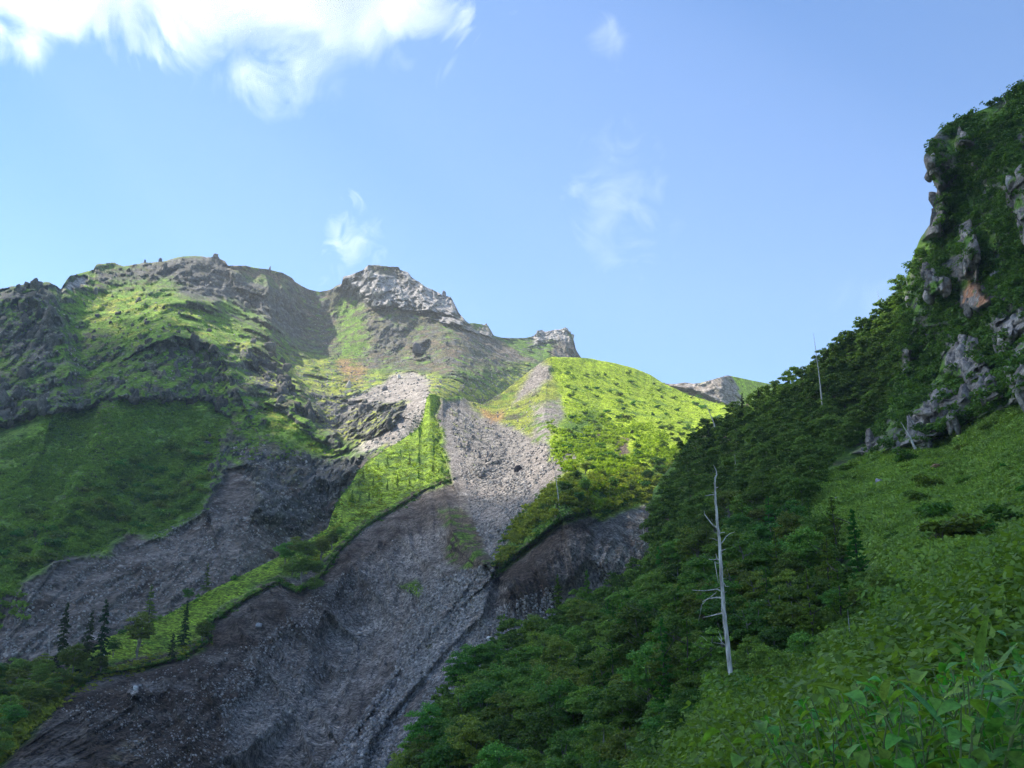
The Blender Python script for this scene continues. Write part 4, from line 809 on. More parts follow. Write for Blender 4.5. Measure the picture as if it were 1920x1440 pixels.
SINGLE = [('fir_tree', F, 345, 1212, 74, 'slender dark fir with layered branches on the bright turf of the crest'), ('fir_tree', F, 322, 1236, 42, 'squat dark fir at the turf edge below the slender fir'), ('larch_tree', F, 278, 1172, 66, 'broad green larch against the grey ravine wall, left of the slender fir'),
 ('larch_tree', F, 387, 1114, 50, 'soft green larch on the back edge of the crest, right of the slender fir'), ('broadleaf_tree', F, 258, 1238, 72, 'light green airy tree on the turf left of the slender fir'), ('broadleaf_tree', F, 212, 1236, 36, 'small dark bushy tree beside the light green airy tree'), ('broadleaf_tree', F, 352, 1122, 26, 'small bushy tree on the back edge of the turf between two larches'),
 ('fir_tree', F, 188, 1252, 108, 'tallest dark fir of the lower left group, nearest the bright turf'), ('fir_tree', F, 160, 1262, 100, 'dark fir in the middle of the lower left group'), ('fir_tree', F, 112, 1258, 112, 'dark fir at the left of the lower left group beside a bare trunk'), ('broadleaf_tree', F, 136, 1272, 62, 'dusky round tree between two tall firs at the lower left'), ('broadleaf_tree', F, 380, 1212, 42, 'dusky tree leaning over the brown bank right of the slender fir'),
 ('larch_tree', B, 1045, 1165, 105, 'larch standing clear against the dark brown bank, left one of two'), ('larch_tree', B, 1102, 1160, 112, 'larch standing clear against the grey slip, right one of two'), ('larch_tree', B, 932, 1262, 80, 'larch at the edge of the wood beside the grey ribbed moraine'), ('larch_tree', B, 832, 1372, 78, 'larch at the lowest left corner of the wood'), ('larch_tree', B, 1408, 1040, 100, 'tall larch right of the dead trunk, left one of three'),
 ('larch_tree', B, 1452, 1035, 92, 'tall larch right of the dead trunk, middle one of three'), ('larch_tree', B, 1518, 985, 76, 'tall larch below the rock wall, right one of three'), ('larch_tree', B, 1235, 1100, 100, 'larch at the edge of the wood below the grey slip'), ('larch_tree', B, 1150, 1180, 84, 'larch in the wood just right of the grey slip'), ('fir_tree', B, 1392, 778, 60, 'dark fir against the pink col'), ('fir_tree', B, 1422, 752, 46, 'dark fir on the skyline right of the pink col'),
 ('fir_tree', B, 1484, 718, 30, 'small dark fir on the skyline left of the pale leaning snag'), ('fir_tree', B, 1556, 658, 36, 'small fir on the skyline right of the pale leaning snag, lowest of three'), ('fir_tree', B, 1576, 645, 26, 'small fir on the skyline, middle of three'), ('fir_tree', B, 1566, 655, 20, 'tiny fir on the skyline, smallest of three'), ('fir_tree', B, 1330, 830, 60, 'dark fir beside the leaning grey snag at the sunlit edge'), ('larch_tree', B, 1200, 1100, 70, 'slim larch at the brink of the grey slip'), ('fir_tree', B, 1812, 232, 22, 'tiny fir on the brow of the cliff')]
for kd, S, u, v, h, lab in SINGLE:
    p = hit(S, u, v, .3); tree(kd, p, 1.15 * px(h, p), lab, wide={'fir_tree': .85, 'larch_tree': 1.05}.get(kd, 1.0) * (1.5 if 'squat' in lab else 1.))
uS, vS = sample([(1000, 1180), (1120, 1110), (1260, 1060), (1330, 1150), (1300, 1300), (1100, 1330), (900, 1330), (860, 1330), (940, 1220)], 70); kp = thin(uS, vS, np.full(len(uS), 42.))
for i in kp: tree('larch_tree', hit(B, uS[i], vS[i], .2), float(rng.uniform(6.5, 10)), 'feathery larch among the round green trees left of the tall dead trunk', 'larches among the round trees left of the dead trunk', wide=1.2)
uS, vS = sample([(1400, 1060), (1390, 980), (1500, 950), (1580, 1030), (1660, 1080), (1500, 1180), (1420, 1160)], 40); kp = thin(uS, vS, np.full(len(uS), 45.))
for i in kp: tree('larch_tree', hit(B, uS[i], vS[i], .2), float(rng.uniform(6, 9)), 'feathery larch among the round green trees right of the tall dead trunk', 'larches among the round trees right of the dead trunk', wide=1.2)
print('scrub', time.time() - T0)

# ------------------------------------------------------------------ dead trees
def snag(S, line, r0, label, branches=(), D=None, name='dead_tree', zrow=None):
    """line: photo pixels from the foot to the tip; built upright at the distance of its foot"""
    foot = hit(S, line[0][0], line[0][1]); D = D or foot[1]
    pts = at([p[0] for p in line], [p[1] for p in line], D); pts[0, 2] = min(pts[0, 2], foot[2]) - .4
    n = len(pts); t = np.linspace(0, 1, 4 * n); L = np.linspace(0, n - 1, 4 * n); q = np.stack([np.interp(L, range(n), pts[:, k]) for k in range(3)], -1)
    q[1:] += rng.normal(0, r0 * .10, q[1:].shape) * [1, 1, 0]; lean = (q[:, 2] - q[0, 2]) * .05; q[:, 1] += lean
    e = bpy.data.objects.new(name, None); COL.objects.link(e); e.location = Vector(q[0]); tag(e, label, 'dead tree')
    tr = tube(q - q[0], r0 * (1 - .88 * t ** .9), 10); mesh_np('trunk', tr[0], tr[1], M_dead, e, smooth=True)
    for k, (br, rb) in enumerate(branches):
        b = at([p[0] for p in br], [p[1] for p in br], D); b[:, 1] = np.interp(b[:, 2], q[:, 2], q[:, 1]) + np.cumsum(rng.normal(0, .16, len(b))); b[0, 1] = np.interp(b[0, 2], q[:, 2], q[:, 1])
        bt = tube(b - q[0], rb * (1 - .75 * np.linspace(0, 1, len(b))), 6); mesh_np('branch', bt[0], bt[1], M_dead, e, smooth=True)
    return e
def zz(*p): return [(1280 + x / 3.6, 860 + y / 3.6) for x, y in p]
snag(B, [(1372, 1256), (1366, 1215), (1360, 1160), (1357, 1110), (1354, 1060), (1352, 1010), (1349, 985), (1346, 940), (1344, 915), (1345, 892), (1348, 886), (1346, 876), (1342, 867)], .155, 'tall bleached dead trunk with bare crooked side branches in the green wood', [
 (zz((230, 230), (195, 237), (158, 243)), .035), (zz((236, 222), (214, 214)), .025), (zz((243, 456), (215, 445), (195, 428), (170, 398), (155, 368), (152, 345)), .05), (zz((252, 498), (275, 494), (298, 488)), .04), (zz((268, 570), (285, 545), (305, 518), (330, 497), (362, 488)), .035), (zz((245, 545), (215, 540), (180, 535)), .02), (zz((250, 495), (225, 490)), .02),
 (zz((268, 618), (284, 610), (300, 605)), .05), (zz((262, 675), (235, 672), (215, 680), (185, 672)), .05), (zz((243, 670), (240, 632)), .03), (zz((262, 700), (235, 703), (222, 690), (235, 780), (245, 835), (262, 838)), .032), (zz((285, 835), (300, 858), (328, 855)), .045), (zz((268, 890), (240, 878), (210, 882), (150, 890), (62, 887)), .055), (zz((272, 936), (235, 933), (180, 942), (135, 965)), .06), (zz((235, 900), (200, 925), (180, 940)), .025), (zz((292, 970), (270, 960), (245, 945)), .06), (zz((278, 1040), (220, 1052), (150, 1068)), .05), (zz((272, 1025), (265, 1012)), .03),
 (zz((290, 1256), (270, 1250), (255, 1225), (238, 1200)), .035), (zz((268, 1248), (262, 1205), (250, 1160)), .025), (zz((290, 1256), (250, 1248), (210, 1240)), .025), (zz((175, 940), (135, 985), (115, 1040), (100, 1098)), .015), (zz((165, 1225), (140, 1205), (112, 1192)), .015)] + [(zz(*(lambda x, y, d, q: ((x, y), (x + d * .6, y + q * .4), (x + d, y + q)))(np.interp(yy, [130, 460, 700, 950, 1250], [236, 246, 266, 280, 300]), yy, dd, qq)), .022) for yy, dd, qq in ((150, -14, -8), (185, 16, -6), (300, 18, 5), (335, -16, -9), (390, 22, -10), (420, 14, 6), (575, -20, -12), (640, 26, -8), (735, 24, -12), (765, -14, 8), (800, 30, 6), (860, -34, 12), (905, 26, -14), (1000, -20, 4), (1085, 18, -10), (1130, -16, 6), (1180, 20, -6))])
snag(F, [(1050, 968), (1048, 945), (1045, 915), (1042, 893), (1038, 868)], .26, 'thin bare dead trunk rising from the green shoulder right of the scree bowl')
snag(F, [(1031, 862), (1031, 840), (1029, 818)], .16, 'short faint dead trunk at the edge of the sunlit spur')
snag(B, [(1543, 768), (1540, 730), (1537, 700), (1532, 660), (1528, 622)], .26, 'pale dead trunk standing above the skyline wood, slightly leaning', [([(1536, 690), (1541, 684)], .05), ([(1533, 665), (1530, 660)], .04)])
snag(B, [(1716, 838), (1708, 822), (1699, 806), (1690, 790)], .24, 'white dead trunk leaning on the foot of the rock wall', D=float(hit(B, 1716, 838)[1]) - 7)
snag(B, [(1347, 812), (1338, 790), (1330, 770), (1320, 750)], .28, 'grey leaning dead trunk at the sunlit edge of the wood', [([(1335, 783), (1328, 780)], .05)])
snag(B, [(1381, 882), (1379, 866), (1378, 850)], .10, 'short pale dead stick above the tall bleached trunk')
snag(B, [(1702, 532), (1699, 522), (1695, 512)], .16, 'small white dead trunk on the brow below the rock nose')
snag(B, [(1649, 560), (1647, 552), (1645, 543)], .08, 'tiny dead stick on the skyline left of the small white trunk')
snag(B, [(1793, 284), (1791, 275), (1790, 266)], .13, 'left of two short dead trunks under the brow of the cliff'); snag(B, [(1818, 304), (1816, 292), (1813, 280)], .13, 'right of two short dead trunks under the brow of the cliff')
snag(B, [(1911, 215), (1909, 207), (1907, 198)], .15, 'stubby dead trunk high on the cliff at the right edge'); snag(B, [(1888, 196), (1881, 178), (1874, 162)], .07, 'thin dead stick on the top of the cliff')
snag(B, [(1594, 1178), (1593, 1160), (1592, 1142)], .03, 'short white dead stem in the wood right of the tall bleached trunk')
snag(F, [(91, 1270), (91, 1230), (90, 1176)], .17, 'bare dead trunk left of the dark firs at the lower left', [([(91, 1235), (99, 1240)], .04)])
snag(F, [(196, 1232), (193, 1190), (197, 1146)], .14, 'thin dead spire beside the tallest dark fir', [([(194, 1183), (206, 1184)], .03), ([(194, 1190), (208, 1191)], .03)])
snag(B, [(1208, 1005), (1206, 985), (1205, 962)], .16, 'short dead trunk at the brink of the grey slip')
print('snags', time.time() - T0)

# ------------------------------------------------------------------ stones
def stone_attr(n, tone): return {'ground_tone': ('FLOAT_COLOR', 'FACE', np.concatenate([tone, np.ones((n, 1))], -1))}
rp = [rock_mesh(i, 1) for i in range(10)]
def rubble(S, specs, name, label, base):
    Ps, Ss = [], []
    for poly, n, s0, s1 in specs:
        u, v = sample(poly, int(n * 2.2)); k = fbm(np.stack([(u + v) / 30, (v - u) / 70, u * 0], -1), 1, 3, 68) > -.14 + .12 * rng.normal(size=len(u)); q = hit(S, u[k], v[k], 0); Ps.append(q); Ss.append(s0 + (s1 - s0) * rng.random(len(q)) ** 3.5)
    P_ = np.concatenate(Ps); S_ = np.concatenate(Ss)
    V, F_, T = stamp(rp, P_, S_, 0, rot3=True); nf = len(F_); t = np.repeat(rng.uniform(.4, 1.45, nf // 20 + 1), 20)[:nf]
    tone = np.clip(np.array(base) * t[:, None], 0, .8)
    o = mesh_np(name, V, F_, M_stone, attrs=stone_attr(nf, tone)); tag(o, label, 'rubble', kind='stuff')
rubble(F, [([(925, 1070), (900, 1060), (800, 1100), (760, 1170), (740, 1260), (690, 1330), (600, 1450), (720, 1450), (760, 1330), (840, 1210), (905, 1140)], 9000, .25, 1.6), ([(870, 870), (980, 880), (1000, 930), (950, 1010), (930, 1060), (880, 960)], 3000, .3, 1.8), ([(840, 780), (960, 800), (1060, 860), (1000, 920), (870, 900)], 2200, .3, 2.2),
 ([(905, 1150), (1040, 1100), (1060, 1180), (930, 1240), (860, 1300), (780, 1400), (740, 1400), (840, 1230)], 4500, .2, 1.3), ([(1110, 1040), (1210, 960), (1210, 1080), (1130, 1090)], 500, .2, 1.5), ([(560, 1130), (760, 1000), (800, 1100), (640, 1300), (450, 1420), (400, 1300)], 5500, .18, 1.2), ([(110, 1330), (400, 1220), (560, 1200), (600, 1450), (300, 1450)], 3000, .15, 1.), ([(860, 750), (1020, 690), (1040, 790), (980, 810)], 300, .4, 2.2)], 'gully_rubble', 'loose grey stones filling the gully and the scree', (.215, .197, .183))
rubble(A, [([(600, 680), (700, 700), (860, 700), (960, 690), (940, 800), (700, 860), (600, 790), (560, 720)], 1900, .6, 3.6), ([(580, 590), (700, 580), (860, 610), (1000, 680), (850, 690), (620, 690)], 1500, .6, 3.), ([(30, 1110), (200, 1045), (400, 950), (640, 900), (620, 980), (400, 1100), (200, 1190), (0, 1240)], 4500, .25, 2.0), ([(20, 560), (330, 540), (520, 640), (560, 750), (300, 760), (0, 780)], 900, .6, 3.2), ([(430, 830), (690, 855), (630, 960), (480, 960)], 600, .5, 3.)], 'hillside_rubble', 'loose angular stones over the far slopes', (.20, .187, .175))
def boulder(S, u, v, size_px, label, tone, flat=1., seed=0, sink=.25):
    p = hit(S, u, v); s = size_px * p[1] / FPX; V, F_, T = rock_mesh(seed, 3, flat, .6)
    V = V + .05 * noise(V * 5 + seed, 3)[:, None] * unit(V)
    o = mesh_np('boulder', V * s, F_, M_stone, attrs=stone_attr(len(F_), np.tile(tone, (len(F_), 1)))); o.location = Vector(p + [0, -.12 * s, s * .2]); o.rotation_euler = (0, 0, seed)
    return tag(o, label, 'boulder')
BO = [(F, 972, 886, 14, 'dark upright boulder in the middle of the scree bowl', (.035, .03, .035), 1.5), (F, 967, 902, 9, 'small dark flat stone just below the dark upright boulder', (.05, .04, .045), .5), (A, 572, 871, 12, 'pale boulder perched on the dark crag left of the green crest', (.40, .39, .38), .9), (F, 487, 1177, 16, 'pale rounded boulder in the brown bank below the turf', (.26, .26, .28), .8),
 (F, 935, 999, 14, 'grey slab at the outlet of the scree bowl', (.16, .15, .15), .5), (F, 921, 1008, 13, 'grey boulder next to the slab at the outlet of the bowl', (.18, .17, .17), .8), (F, 919, 1200, 11, 'white boulder at the edge of the wood beside the moraine', (.5, .48, .46), .9), (F, 880, 1238, 22, 'broken pinkish block beside the larch at the edge of the wood', (.30, .26, .24), .5), (F, 928, 1084, 8, 'pale stone at the tip of the green shoulder', (.42, .38, .33), .6),
 (F, 675, 1193, 12, 'pale stone on the little hummock in the gully', (.34, .33, .33), .6), (F, 648, 1262, 10, 'pale oval stone on the grey slope left of the gully bed', (.38, .37, .36), .6), (F, 256, 1292, 11, 'chalky white block under the turf edge at the lower left', (.55, .54, .53), .7), (F, 838, 1272, 9, 'flat stone on the dark side of the moraine rib', (.28, .27, .28), .5),
 (A, 781, 660, 24, 'dark craggy block standing on the slope below the summit', (.09, .085, .10), 1.1), (A, 655, 728, 15, 'tall pale pinnacle on the sunlit slope above the crags', (.42, .37, .32), 1.6), (A, 750, 710, 10, 'pale upright stone on the grey patch above the green crest', (.46, .44, .42), 1.3), (A, 722, 732, 12, 'dark stone on the grey patch above the green crest', (.10, .10, .11), .9), (A, 658, 760, 17, 'dark rounded crag at the head of the shadowed cleft', (.12, .11, .10), 1.),
 (B, 1648, 906, 15, 'grey pointed boulder in the herb meadow', (.26, .23, .26), 1.2), (B, 1752, 878, 24, 'rusty flat boulder high in the herb meadow', (.32, .17, .12), .35), (B, 1712, 960, 11, 'small pale stone in the middle of the herb meadow', (.30, .24, .22), .5), (B, 1570, 932, 9, 'small grey stone at the left edge of the herb meadow', (.22, .2, .2), 1.), (B, 1728, 842, 16, 'white stones at the foot of the leaning white trunk', (.5, .49, .46), .5)]
for i, (S, u, v, s, lab, tone, fl) in enumerate(BO): boulder(S, u, v, s, lab, tone, fl, i + 1)
for i, (u, v, h, wd, lab) in enumerate([(272, 489, 9, 5, 'left of two stubby rock pinnacles on the left skyline'), (301, 489, 9, 7, 'right of two stubby rock pinnacles on the left skyline'), (506, 506, 9, 4, 'lonely small rock pinnacle on the middle of the left ridge'), (833, 553, 14, 8, 'blunt rock tooth on the right shoulder of the summit crag'), (405, 482, 9, 8, 'small rock horn on the highest point of the left ridge'), (62, 534, 9, 7, 'dark knob on the far left skyline'), (180, 550, 14, 7, 'dark rock needle below the left skyline')]):
    p = hit(A, u, v + 2); k = p[1] / FPX; V, F_, T = rock_mesh(i + 40, 3, 1., .6); V = V * [wd * k * 1.3, wd * k * 1.3, h * k * 1.5]
    o = mesh_np('rock_pinnacle', V, F_, M_stone, attrs=stone_attr(len(F_), np.tile((.13, .125, .14), (len(F_), 1)))); o.location = Vector(p + [0, 0, h * k * .1]); tag(o, lab, 'rock')
print('stones', time.time() - T0)

def crags(specs, name, label, tone, tall=1., sink=.0):
    Ps, Ss = [], []
    for S, poly, n, s0, s1 in specs:
        u, v = sample(poly, n); k = fbm(np.stack([u / 45, v / 30, u * 0], -1), 1, 3, 69) > -.12; sz = s0 + (s1 - s0) * rng.random(k.sum()) ** 1.8; pp = hit(S, u[k], v[k]); Ps.append(pp * (1 + (.12 + sink) * sz[:, None] / pp[:, 1:2])); Ss.append(sz)
    pr = []
    for i in range(9):
        V, F_, T = rock_mesh(i + 70, 2, 1.5, .5, 15, .17, .36); V = V * 1.25 * [1, 1, tall]; pr.append((V, F_, T))
    P_ = np.concatenate(Ps); V, F_, T = stamp(pr, P_, np.concatenate(Ss), 0); nf = len(F_)
    t = np.repeat(rng.uniform(.6, 1.4, nf // 80 + 1), 80)[:nf] * (1 + .35 * noise(V[F_[:, 0]] / 2.5, 8)); 
    o = mesh_np(name, V, F_, M_stone2, attrs=stone_attr(nf, np.clip(np.array(tone) * t[:, None], .01, .8))); tag(o, label, 'crag', kind='stuff')
M_stone2 = terrain_mat('crag_stone', 1.1, 5, .9, .8)
crags([(A, [(-20, 545), (100, 535), (118, 600), (90, 700), (0, 720)], 90, 4, 13), (A, [(-20, 700), (60, 740), (190, 730), (180, 765), (0, 800)], 50, 4, 11), (A, [(330, 630), (400, 650), (440, 720), (420, 745), (330, 745), (300, 690)], 60, 4, 12), (A, [(470, 640), (520, 660), (560, 720), (590, 790), (540, 780), (500, 760), (475, 700)], 60, 4, 12),
 (A, [(185, 506), (300, 500), (420, 496), (440, 520), (400, 545), (330, 530), (250, 520), (190, 520)], 70, 3, 9), (A, [(440, 530), (560, 560), (590, 640), (520, 620), (450, 590)], 60, 3, 12), (A, [(120, 560), (330, 560), (440, 620), (300, 640), (120, 640)], 40, 3, 8), (A, [(180, 745), (250, 738), (330, 740), (420, 740), (440, 780), (400, 765), (300, 755), (230, 758)], 40, 3, 9), (A, [(385, 800), (430, 800), (430, 900), (390, 930)], 22, 2, 6), (A, [(200, 650), (330, 640), (300, 740), (190, 740)], 30, 3, 8), (A, [(430, 840), (560, 855), (690, 862), (640, 930), (560, 980), (480, 950)], 70, 2.5, 8),
 (A, [(655, 752), (760, 772), (740, 800), (680, 830), (655, 800)], 40, 3, 9), (A, [(690, 610), (760, 610), (745, 655), (700, 655)], 18, 3, 8), (A, [(830, 640), (960, 670), (900, 690), (830, 680)], 16, 2, 6)], 'dark_crags', 'jagged dark outcrops breaking through the far slopes', (.075, .072, .066))
crags([(A, [(650, 532), (690, 514), (745, 516), (795, 546), (845, 568), (864, 598), (835, 598), (780, 582), (700, 572), (660, 556)], 130, 3, 10), (A, [(1002, 628), (1062, 621), (1076, 640), (1040, 640), (1005, 640)], 26, 3, 8), (A, [(880, 608), (915, 612), (925, 630), (895, 622)], 10, 3, 8), (A, [(590, 760), (640, 760), (640, 800), (600, 800)], 16, 2, 6)], 'pale_crags', 'fractured pale rock of the summit and its neighbours', (.22, .21, .20))
crags([(B, q, n, 1.0, 3.4) for q, n in zip(CLIFFS, (70, 44, 76, 60, 12, 26, 6, 18, 8, 14))] + [(B, [(1700, 560), (1900, 440), (1960, 600), (1760, 700)], 26, 1, 2.6), (F, [(845, 770), (930, 790), (955, 850), (900, 890), (855, 850)], 90, 1, 3.6)], 'cliff_blocks', 'fractured purplish grey blocks of the cliff faces', (.19, .168, .155), 1.6, .22)
# ------------------------------------------------------------------ near slope: thicket, knotweed, bamboo grass
def topC(u, v):
    r, c = C.find(np.asarray(u, float), np.asarray(v, float)); return C.top[r, c].copy()
NEAR = [(1040, 1510), (1180, 1466), (1250, 1432), (1350, 1356), (1450, 1302), (1520, 1266), (1600, 1212), (1700, 1160), (1800, 1100), (1920, 1050), (2080, 970), (2080, 1500), (1900, 1560), (1300, 1560)]
u, v = sample(NEAR, 5600); k_ = ~inpoly(u, v, [(1500, 1400), (1640, 1340), (1850, 1330), (2100, 1200), (2100, 1600), (1350, 1600), (1350, 1450)]) | (rng.random(len(u)) < .35); u, v = u[k_], v[k_]; Q = topC(u, v); d = Q[:, 1:2]
far_ = d[:, 0] > 8.5; cl_ = fbm(Q, 5, 3, 191); Q[:, 2] += (.8 * cl_ + .5 * fbm(Q, 2.2, 3, 194)) * np.clip(d[:, 0] / 12, .2, 1.4) - .45; keep = (fbm(Q, 3.2, 3, 195) > -.17) | ~far_; Q, d, far_, cl_ = Q[keep], d[keep], far_[keep], cl_[keep]
tk = [crown_shrub(i + 160, .62, 430, .041, .8) for i in range(8)]
tk2 = [crown_shrub(i + 170, .3, 260, .022, .8) for i in range(8)]
Qn = Q[~far_ & (d[:, 0] > 3.2)]; Qn = np.repeat(Qn, 2, 0) + rng.normal(0, .25, (2 * len(Qn), 3)) * [1, 1, .2]
o = foliage_obj('thicket', join([stamp(tk, Q[far_], .5 + 1.3 * rng.random(far_.sum()) ** 1.7, .25, .5 * fbm(Q[far_], 3, 3, 193)), stamp(tk2, Qn, rng.uniform(.6, 1.2, len(Qn)), .2)]), M_thick); tag(o, 'dense leafy thicket covering the near slope', 'thicket', kind='stuff')
def blade(L, W, bend, fold, n=6, heart=True, m=3):
    """one leaf: grows along +x from its stalk, folded on its midrib and bent down"""
    t = np.linspace(0, 1, n); w_ = (W * np.sin(np.pi * np.clip(t, 0, 1) ** (.62 if heart else .55)) ** (.8 if heart else 1.1) * (1 - .25 * t)) if heart else W * np.sin(np.pi * t ** .6) ** .8
    x = L * np.sin(bend * t) / bend; z = -L * (1 - np.cos(bend * t)) / bend
    V = np.stack([np.stack([x, s * w_ * .5 * math.cos(fold), z + abs(s) * w_ * .5 * math.sin(fold)], -1) for s in np.linspace(-1, 1, m)], 1)
    I = np.arange(n * m).reshape(n, m); F_ = np.stack([I[:-1, :-1], I[1:, :-1], I[1:, 1:], I[:-1, 1:]], -1).reshape(-1, 4)
    return V.reshape(-1, 3), F_, np.full(len(F_), .5)
def place(tri, pos, yaw, pitch, roll=0., tone=None):
    R = np.array(Euler((roll, pitch, yaw)).to_matrix()); return tri[0] @ R.T + pos, tri[1], tri[2] if tone is None else np.full(len(tri[1]), tone)
def knotweed(seed, H=1.1):
    r = np.random.default_rng(seed); n = r.integers(15, 21); an = r.uniform(0, 6.28); z = np.linspace(0, H, 8); b = .25 * (z / H) ** 2
    st = np.stack([b * math.cos(an), b * math.sin(an), z], -1); leaves = []
    for i in range(n):
        t = .25 + .75 * i / (n - 1); p = np.array([np.interp(t * H, z, st[:, k]) for k in range(3)]); L = r.uniform(.10, .17) * (1.15 - .5 * t)
        leaves.append(place(blade(L, L * .72, r.uniform(.5, 1.1), r.uniform(.15, .45)), p, an + i * 2.6 + r.normal(0, .3), r.uniform(-.2, .45), r.normal(0, .25), float(np.clip(r.normal(.5, .25), 0, 1))))
    return tube(st, .007 * (1 - .6 * z / H), 6), join(leaves)
def sasa(seed, H=1.0):
    r = np.random.default_rng(seed); an = r.uniform(0, 6.28); z = np.linspace(0, H, 8); b = .18 * (z / H) ** 2; st = np.stack([b * math.cos(an), b * math.sin(an), z], -1); leaves = []
    for i in range(9):
        t = .35 + .65 * i / 8; p = np.array([np.interp(t * H, z, st[:, k]) for k in range(3)]); L = r.uniform(.22, .36)
        leaves.append(place(blade(L, L * .17, r.uniform(.4, 1.3), r.uniform(.1, .3), 8, False), p, r.uniform(0, 6.28), r.uniform(-1.1, .1), r.normal(0, .3), float(np.clip(r.normal(.5, .25), 0, 1))))
    return tube(st, .005 * (1 - .5 * z / H), 6), join(leaves)
M_sasa = leaf_mat('bamboo_grass_leaves', (.07, .16, .035), (.15, .26, .07), .4, .15, .5, spots=1)
M_stem = bark_mat('green_stem', (.08, .13, .04), (.16, .2, .07), 20); M_dry = leaf_mat('dry_leaves', (.22, .17, .10), (.38, .31, .2), .3, .2)
def plants(kind, maker, nproto, mat, spots, label_fn, group_fn, cat):
    pr = []
    for i in range(nproto):
        s_, l_ = maker(i + 200); pr.append((plain_mesh('stem', s_, M_stem), foliage_obj('leaves', l_, mat, link=False)))
    for (p, k, u, v) in spots:
        a, b = pr[random.randrange(nproto)]; e = bpy.data.objects.new(kind, None); COL.objects.link(e); e.location = Vector(p); e.scale = (k, k, k)
        e.rotation_euler = (random.gauss(0, .12), random.gauss(0, .12), random.uniform(0, 6.28)); e.empty_display_size = .1; tag(e, label_fn(u, v), cat, group_fn(u, v), 'thing')
        for nm, me in (('stem', a), ('foliage', b)): o = bpy.data.objects.new(nm, me); COL.objects.link(o); o.parent = e
def zk(u, v): return ('along the bottom edge, ' + ('below the dead trunk' if u < 1500 else ('left of the bamboo grass' if u < 1720 else 'beneath the bamboo grass'))) if v > 1400 else ('under the dark gap in the near thicket' if u > 1560 and v < 1360 else 'in front of the near thicket')
KW = [(1480, 1385), (1300, 1445), (1400, 1500), (1560, 1600), (1700, 1600), (1840, 1600), (1900, 1440), (1860, 1380), (1640, 1330), (1560, 1340)]
u, v = sample(KW, 320); kp = thin(u, v, np.full(len(u), 15.)); spots = []
for i in kp:
    p = topC(u[i], v[i]); k = rng.uniform(.62, .95); p[2] -= 1.1 * k - .40; spots.append((p, k, u[i], v[i]))
plants('knotweed', knotweed, 9, M_big, spots, lambda u, v: 'broad-leaved green knotweed ' + zk(u, v), lambda u, v: 'knotweed plants ' + zk(u, v), 'plant')
KW2 = [(1760, 1340), (1850, 1300), (1905, 1230), (1990, 1200), (2020, 1560), (1700, 1560), (1720, 1420)]
u, v = sample(KW2, 110); kp = thin(u, v, np.full(len(u), 17.)); spots = []
for i in kp:
    p = topC(u[i], v[i]); k = rng.uniform(.4, .75); p[2] -= .5 * k; spots.append((p, k, u[i], v[i]))
plants('bamboo_grass', sasa, 7, M_sasa, spots, lambda u, v: 'long-bladed bamboo grass at the lower right corner' if v > 1330 else 'tall bamboo grass at the right edge above the corner', lambda u, v: 'bamboo grass tufts at the lower right' if v > 1330 else 'bamboo grass tufts at the right edge', 'grass tuft')
print('near', time.time() - T0)
# ------------------------------------------------------------------ unseen cloud added to shade the valley, other clouds, steam, haze
def volume_mat(name, dens, color=(1, 1, 1), noise_scale=None, thr=(.45, .62), falloff=True, aniso=.3, detail=9.0, core=.3, lift=.06, soft=1.6, emit=0):
    m, t, out = nodes(name); L = t.links.new
    v = mk(t, 'ShaderNodeVolumePrincipled', Anisotropy=aniso); v.inputs['Color'].default_value = (*color, 1); v.inputs['Density'].default_value = dens
    if noise_scale:
        tc = t.nodes.new('ShaderNodeTexCoord')
        geo = t.nodes.new('ShaderNodeNewGeometry')
        n = mk(t, 'ShaderNodeTexNoise', Scale=1.0 / noise_scale, Detail=detail, Roughness=.60, Distortion=1.0); L(geo.outputs['Position'], n.inputs['Vector'])
        # shape: full in the middle of the body, thinning to nothing at its rim
        ln = mk(t, 'ShaderNodeVectorMath', operation='LENGTH'); L(tc.outputs['Object'], ln.inputs[0])
        f = mk(t, 'ShaderNodeMapRange'); f.inputs[1].default_value = 1.0; f.inputs[2].default_value = core; f.inputs[3].default_value = -.30; f.inputs[4].default_value = lift; pass; L(ln.outputs['Value'], f.inputs[0])
        ad = mk(t, 'ShaderNodeMath', operation='ADD'); L(n.outputs[0], ad.inputs[0]); L(f.outputs[0], ad.inputs[1])
        r = mk(t, 'ShaderNodeMapRange'); r.inputs[1].default_value = thr[0]; r.inputs[2].default_value = thr[1]; r.inputs[3].default_value = 0; r.inputs[4].default_value = dens; L(ad.outputs[0], r.inputs[0])
        L(r.outputs[0], v.inputs['Density'])
    L(v.outputs[0], out.inputs['Volume']); return m
def cloud_body(name, c, r3, mat, label, seed=1, rot=0., cat='cloud', kind=None):
    """a lumpy closed body that holds the cloud's droplets"""
    import bmesh
    bm = bmesh.new(); bmesh.ops.create_icosphere(bm, subdivisions=4, radius=1.0)
    V = np.array([v.co[:] for v in bm.verts]); F_ = np.array([[v.index for v in f.verts] for f in bm.faces]); bm.free()
    V = V * (1 + .12 * noise(V * 1.6 + seed, seed)[:, None])
    o = mesh_np(name, V, F_, mat, smooth=True); o.location = Vector(c); o.scale = r3; o.rotation_euler = (0, 0, rot); return tag(o, label, cat, kind=kind)
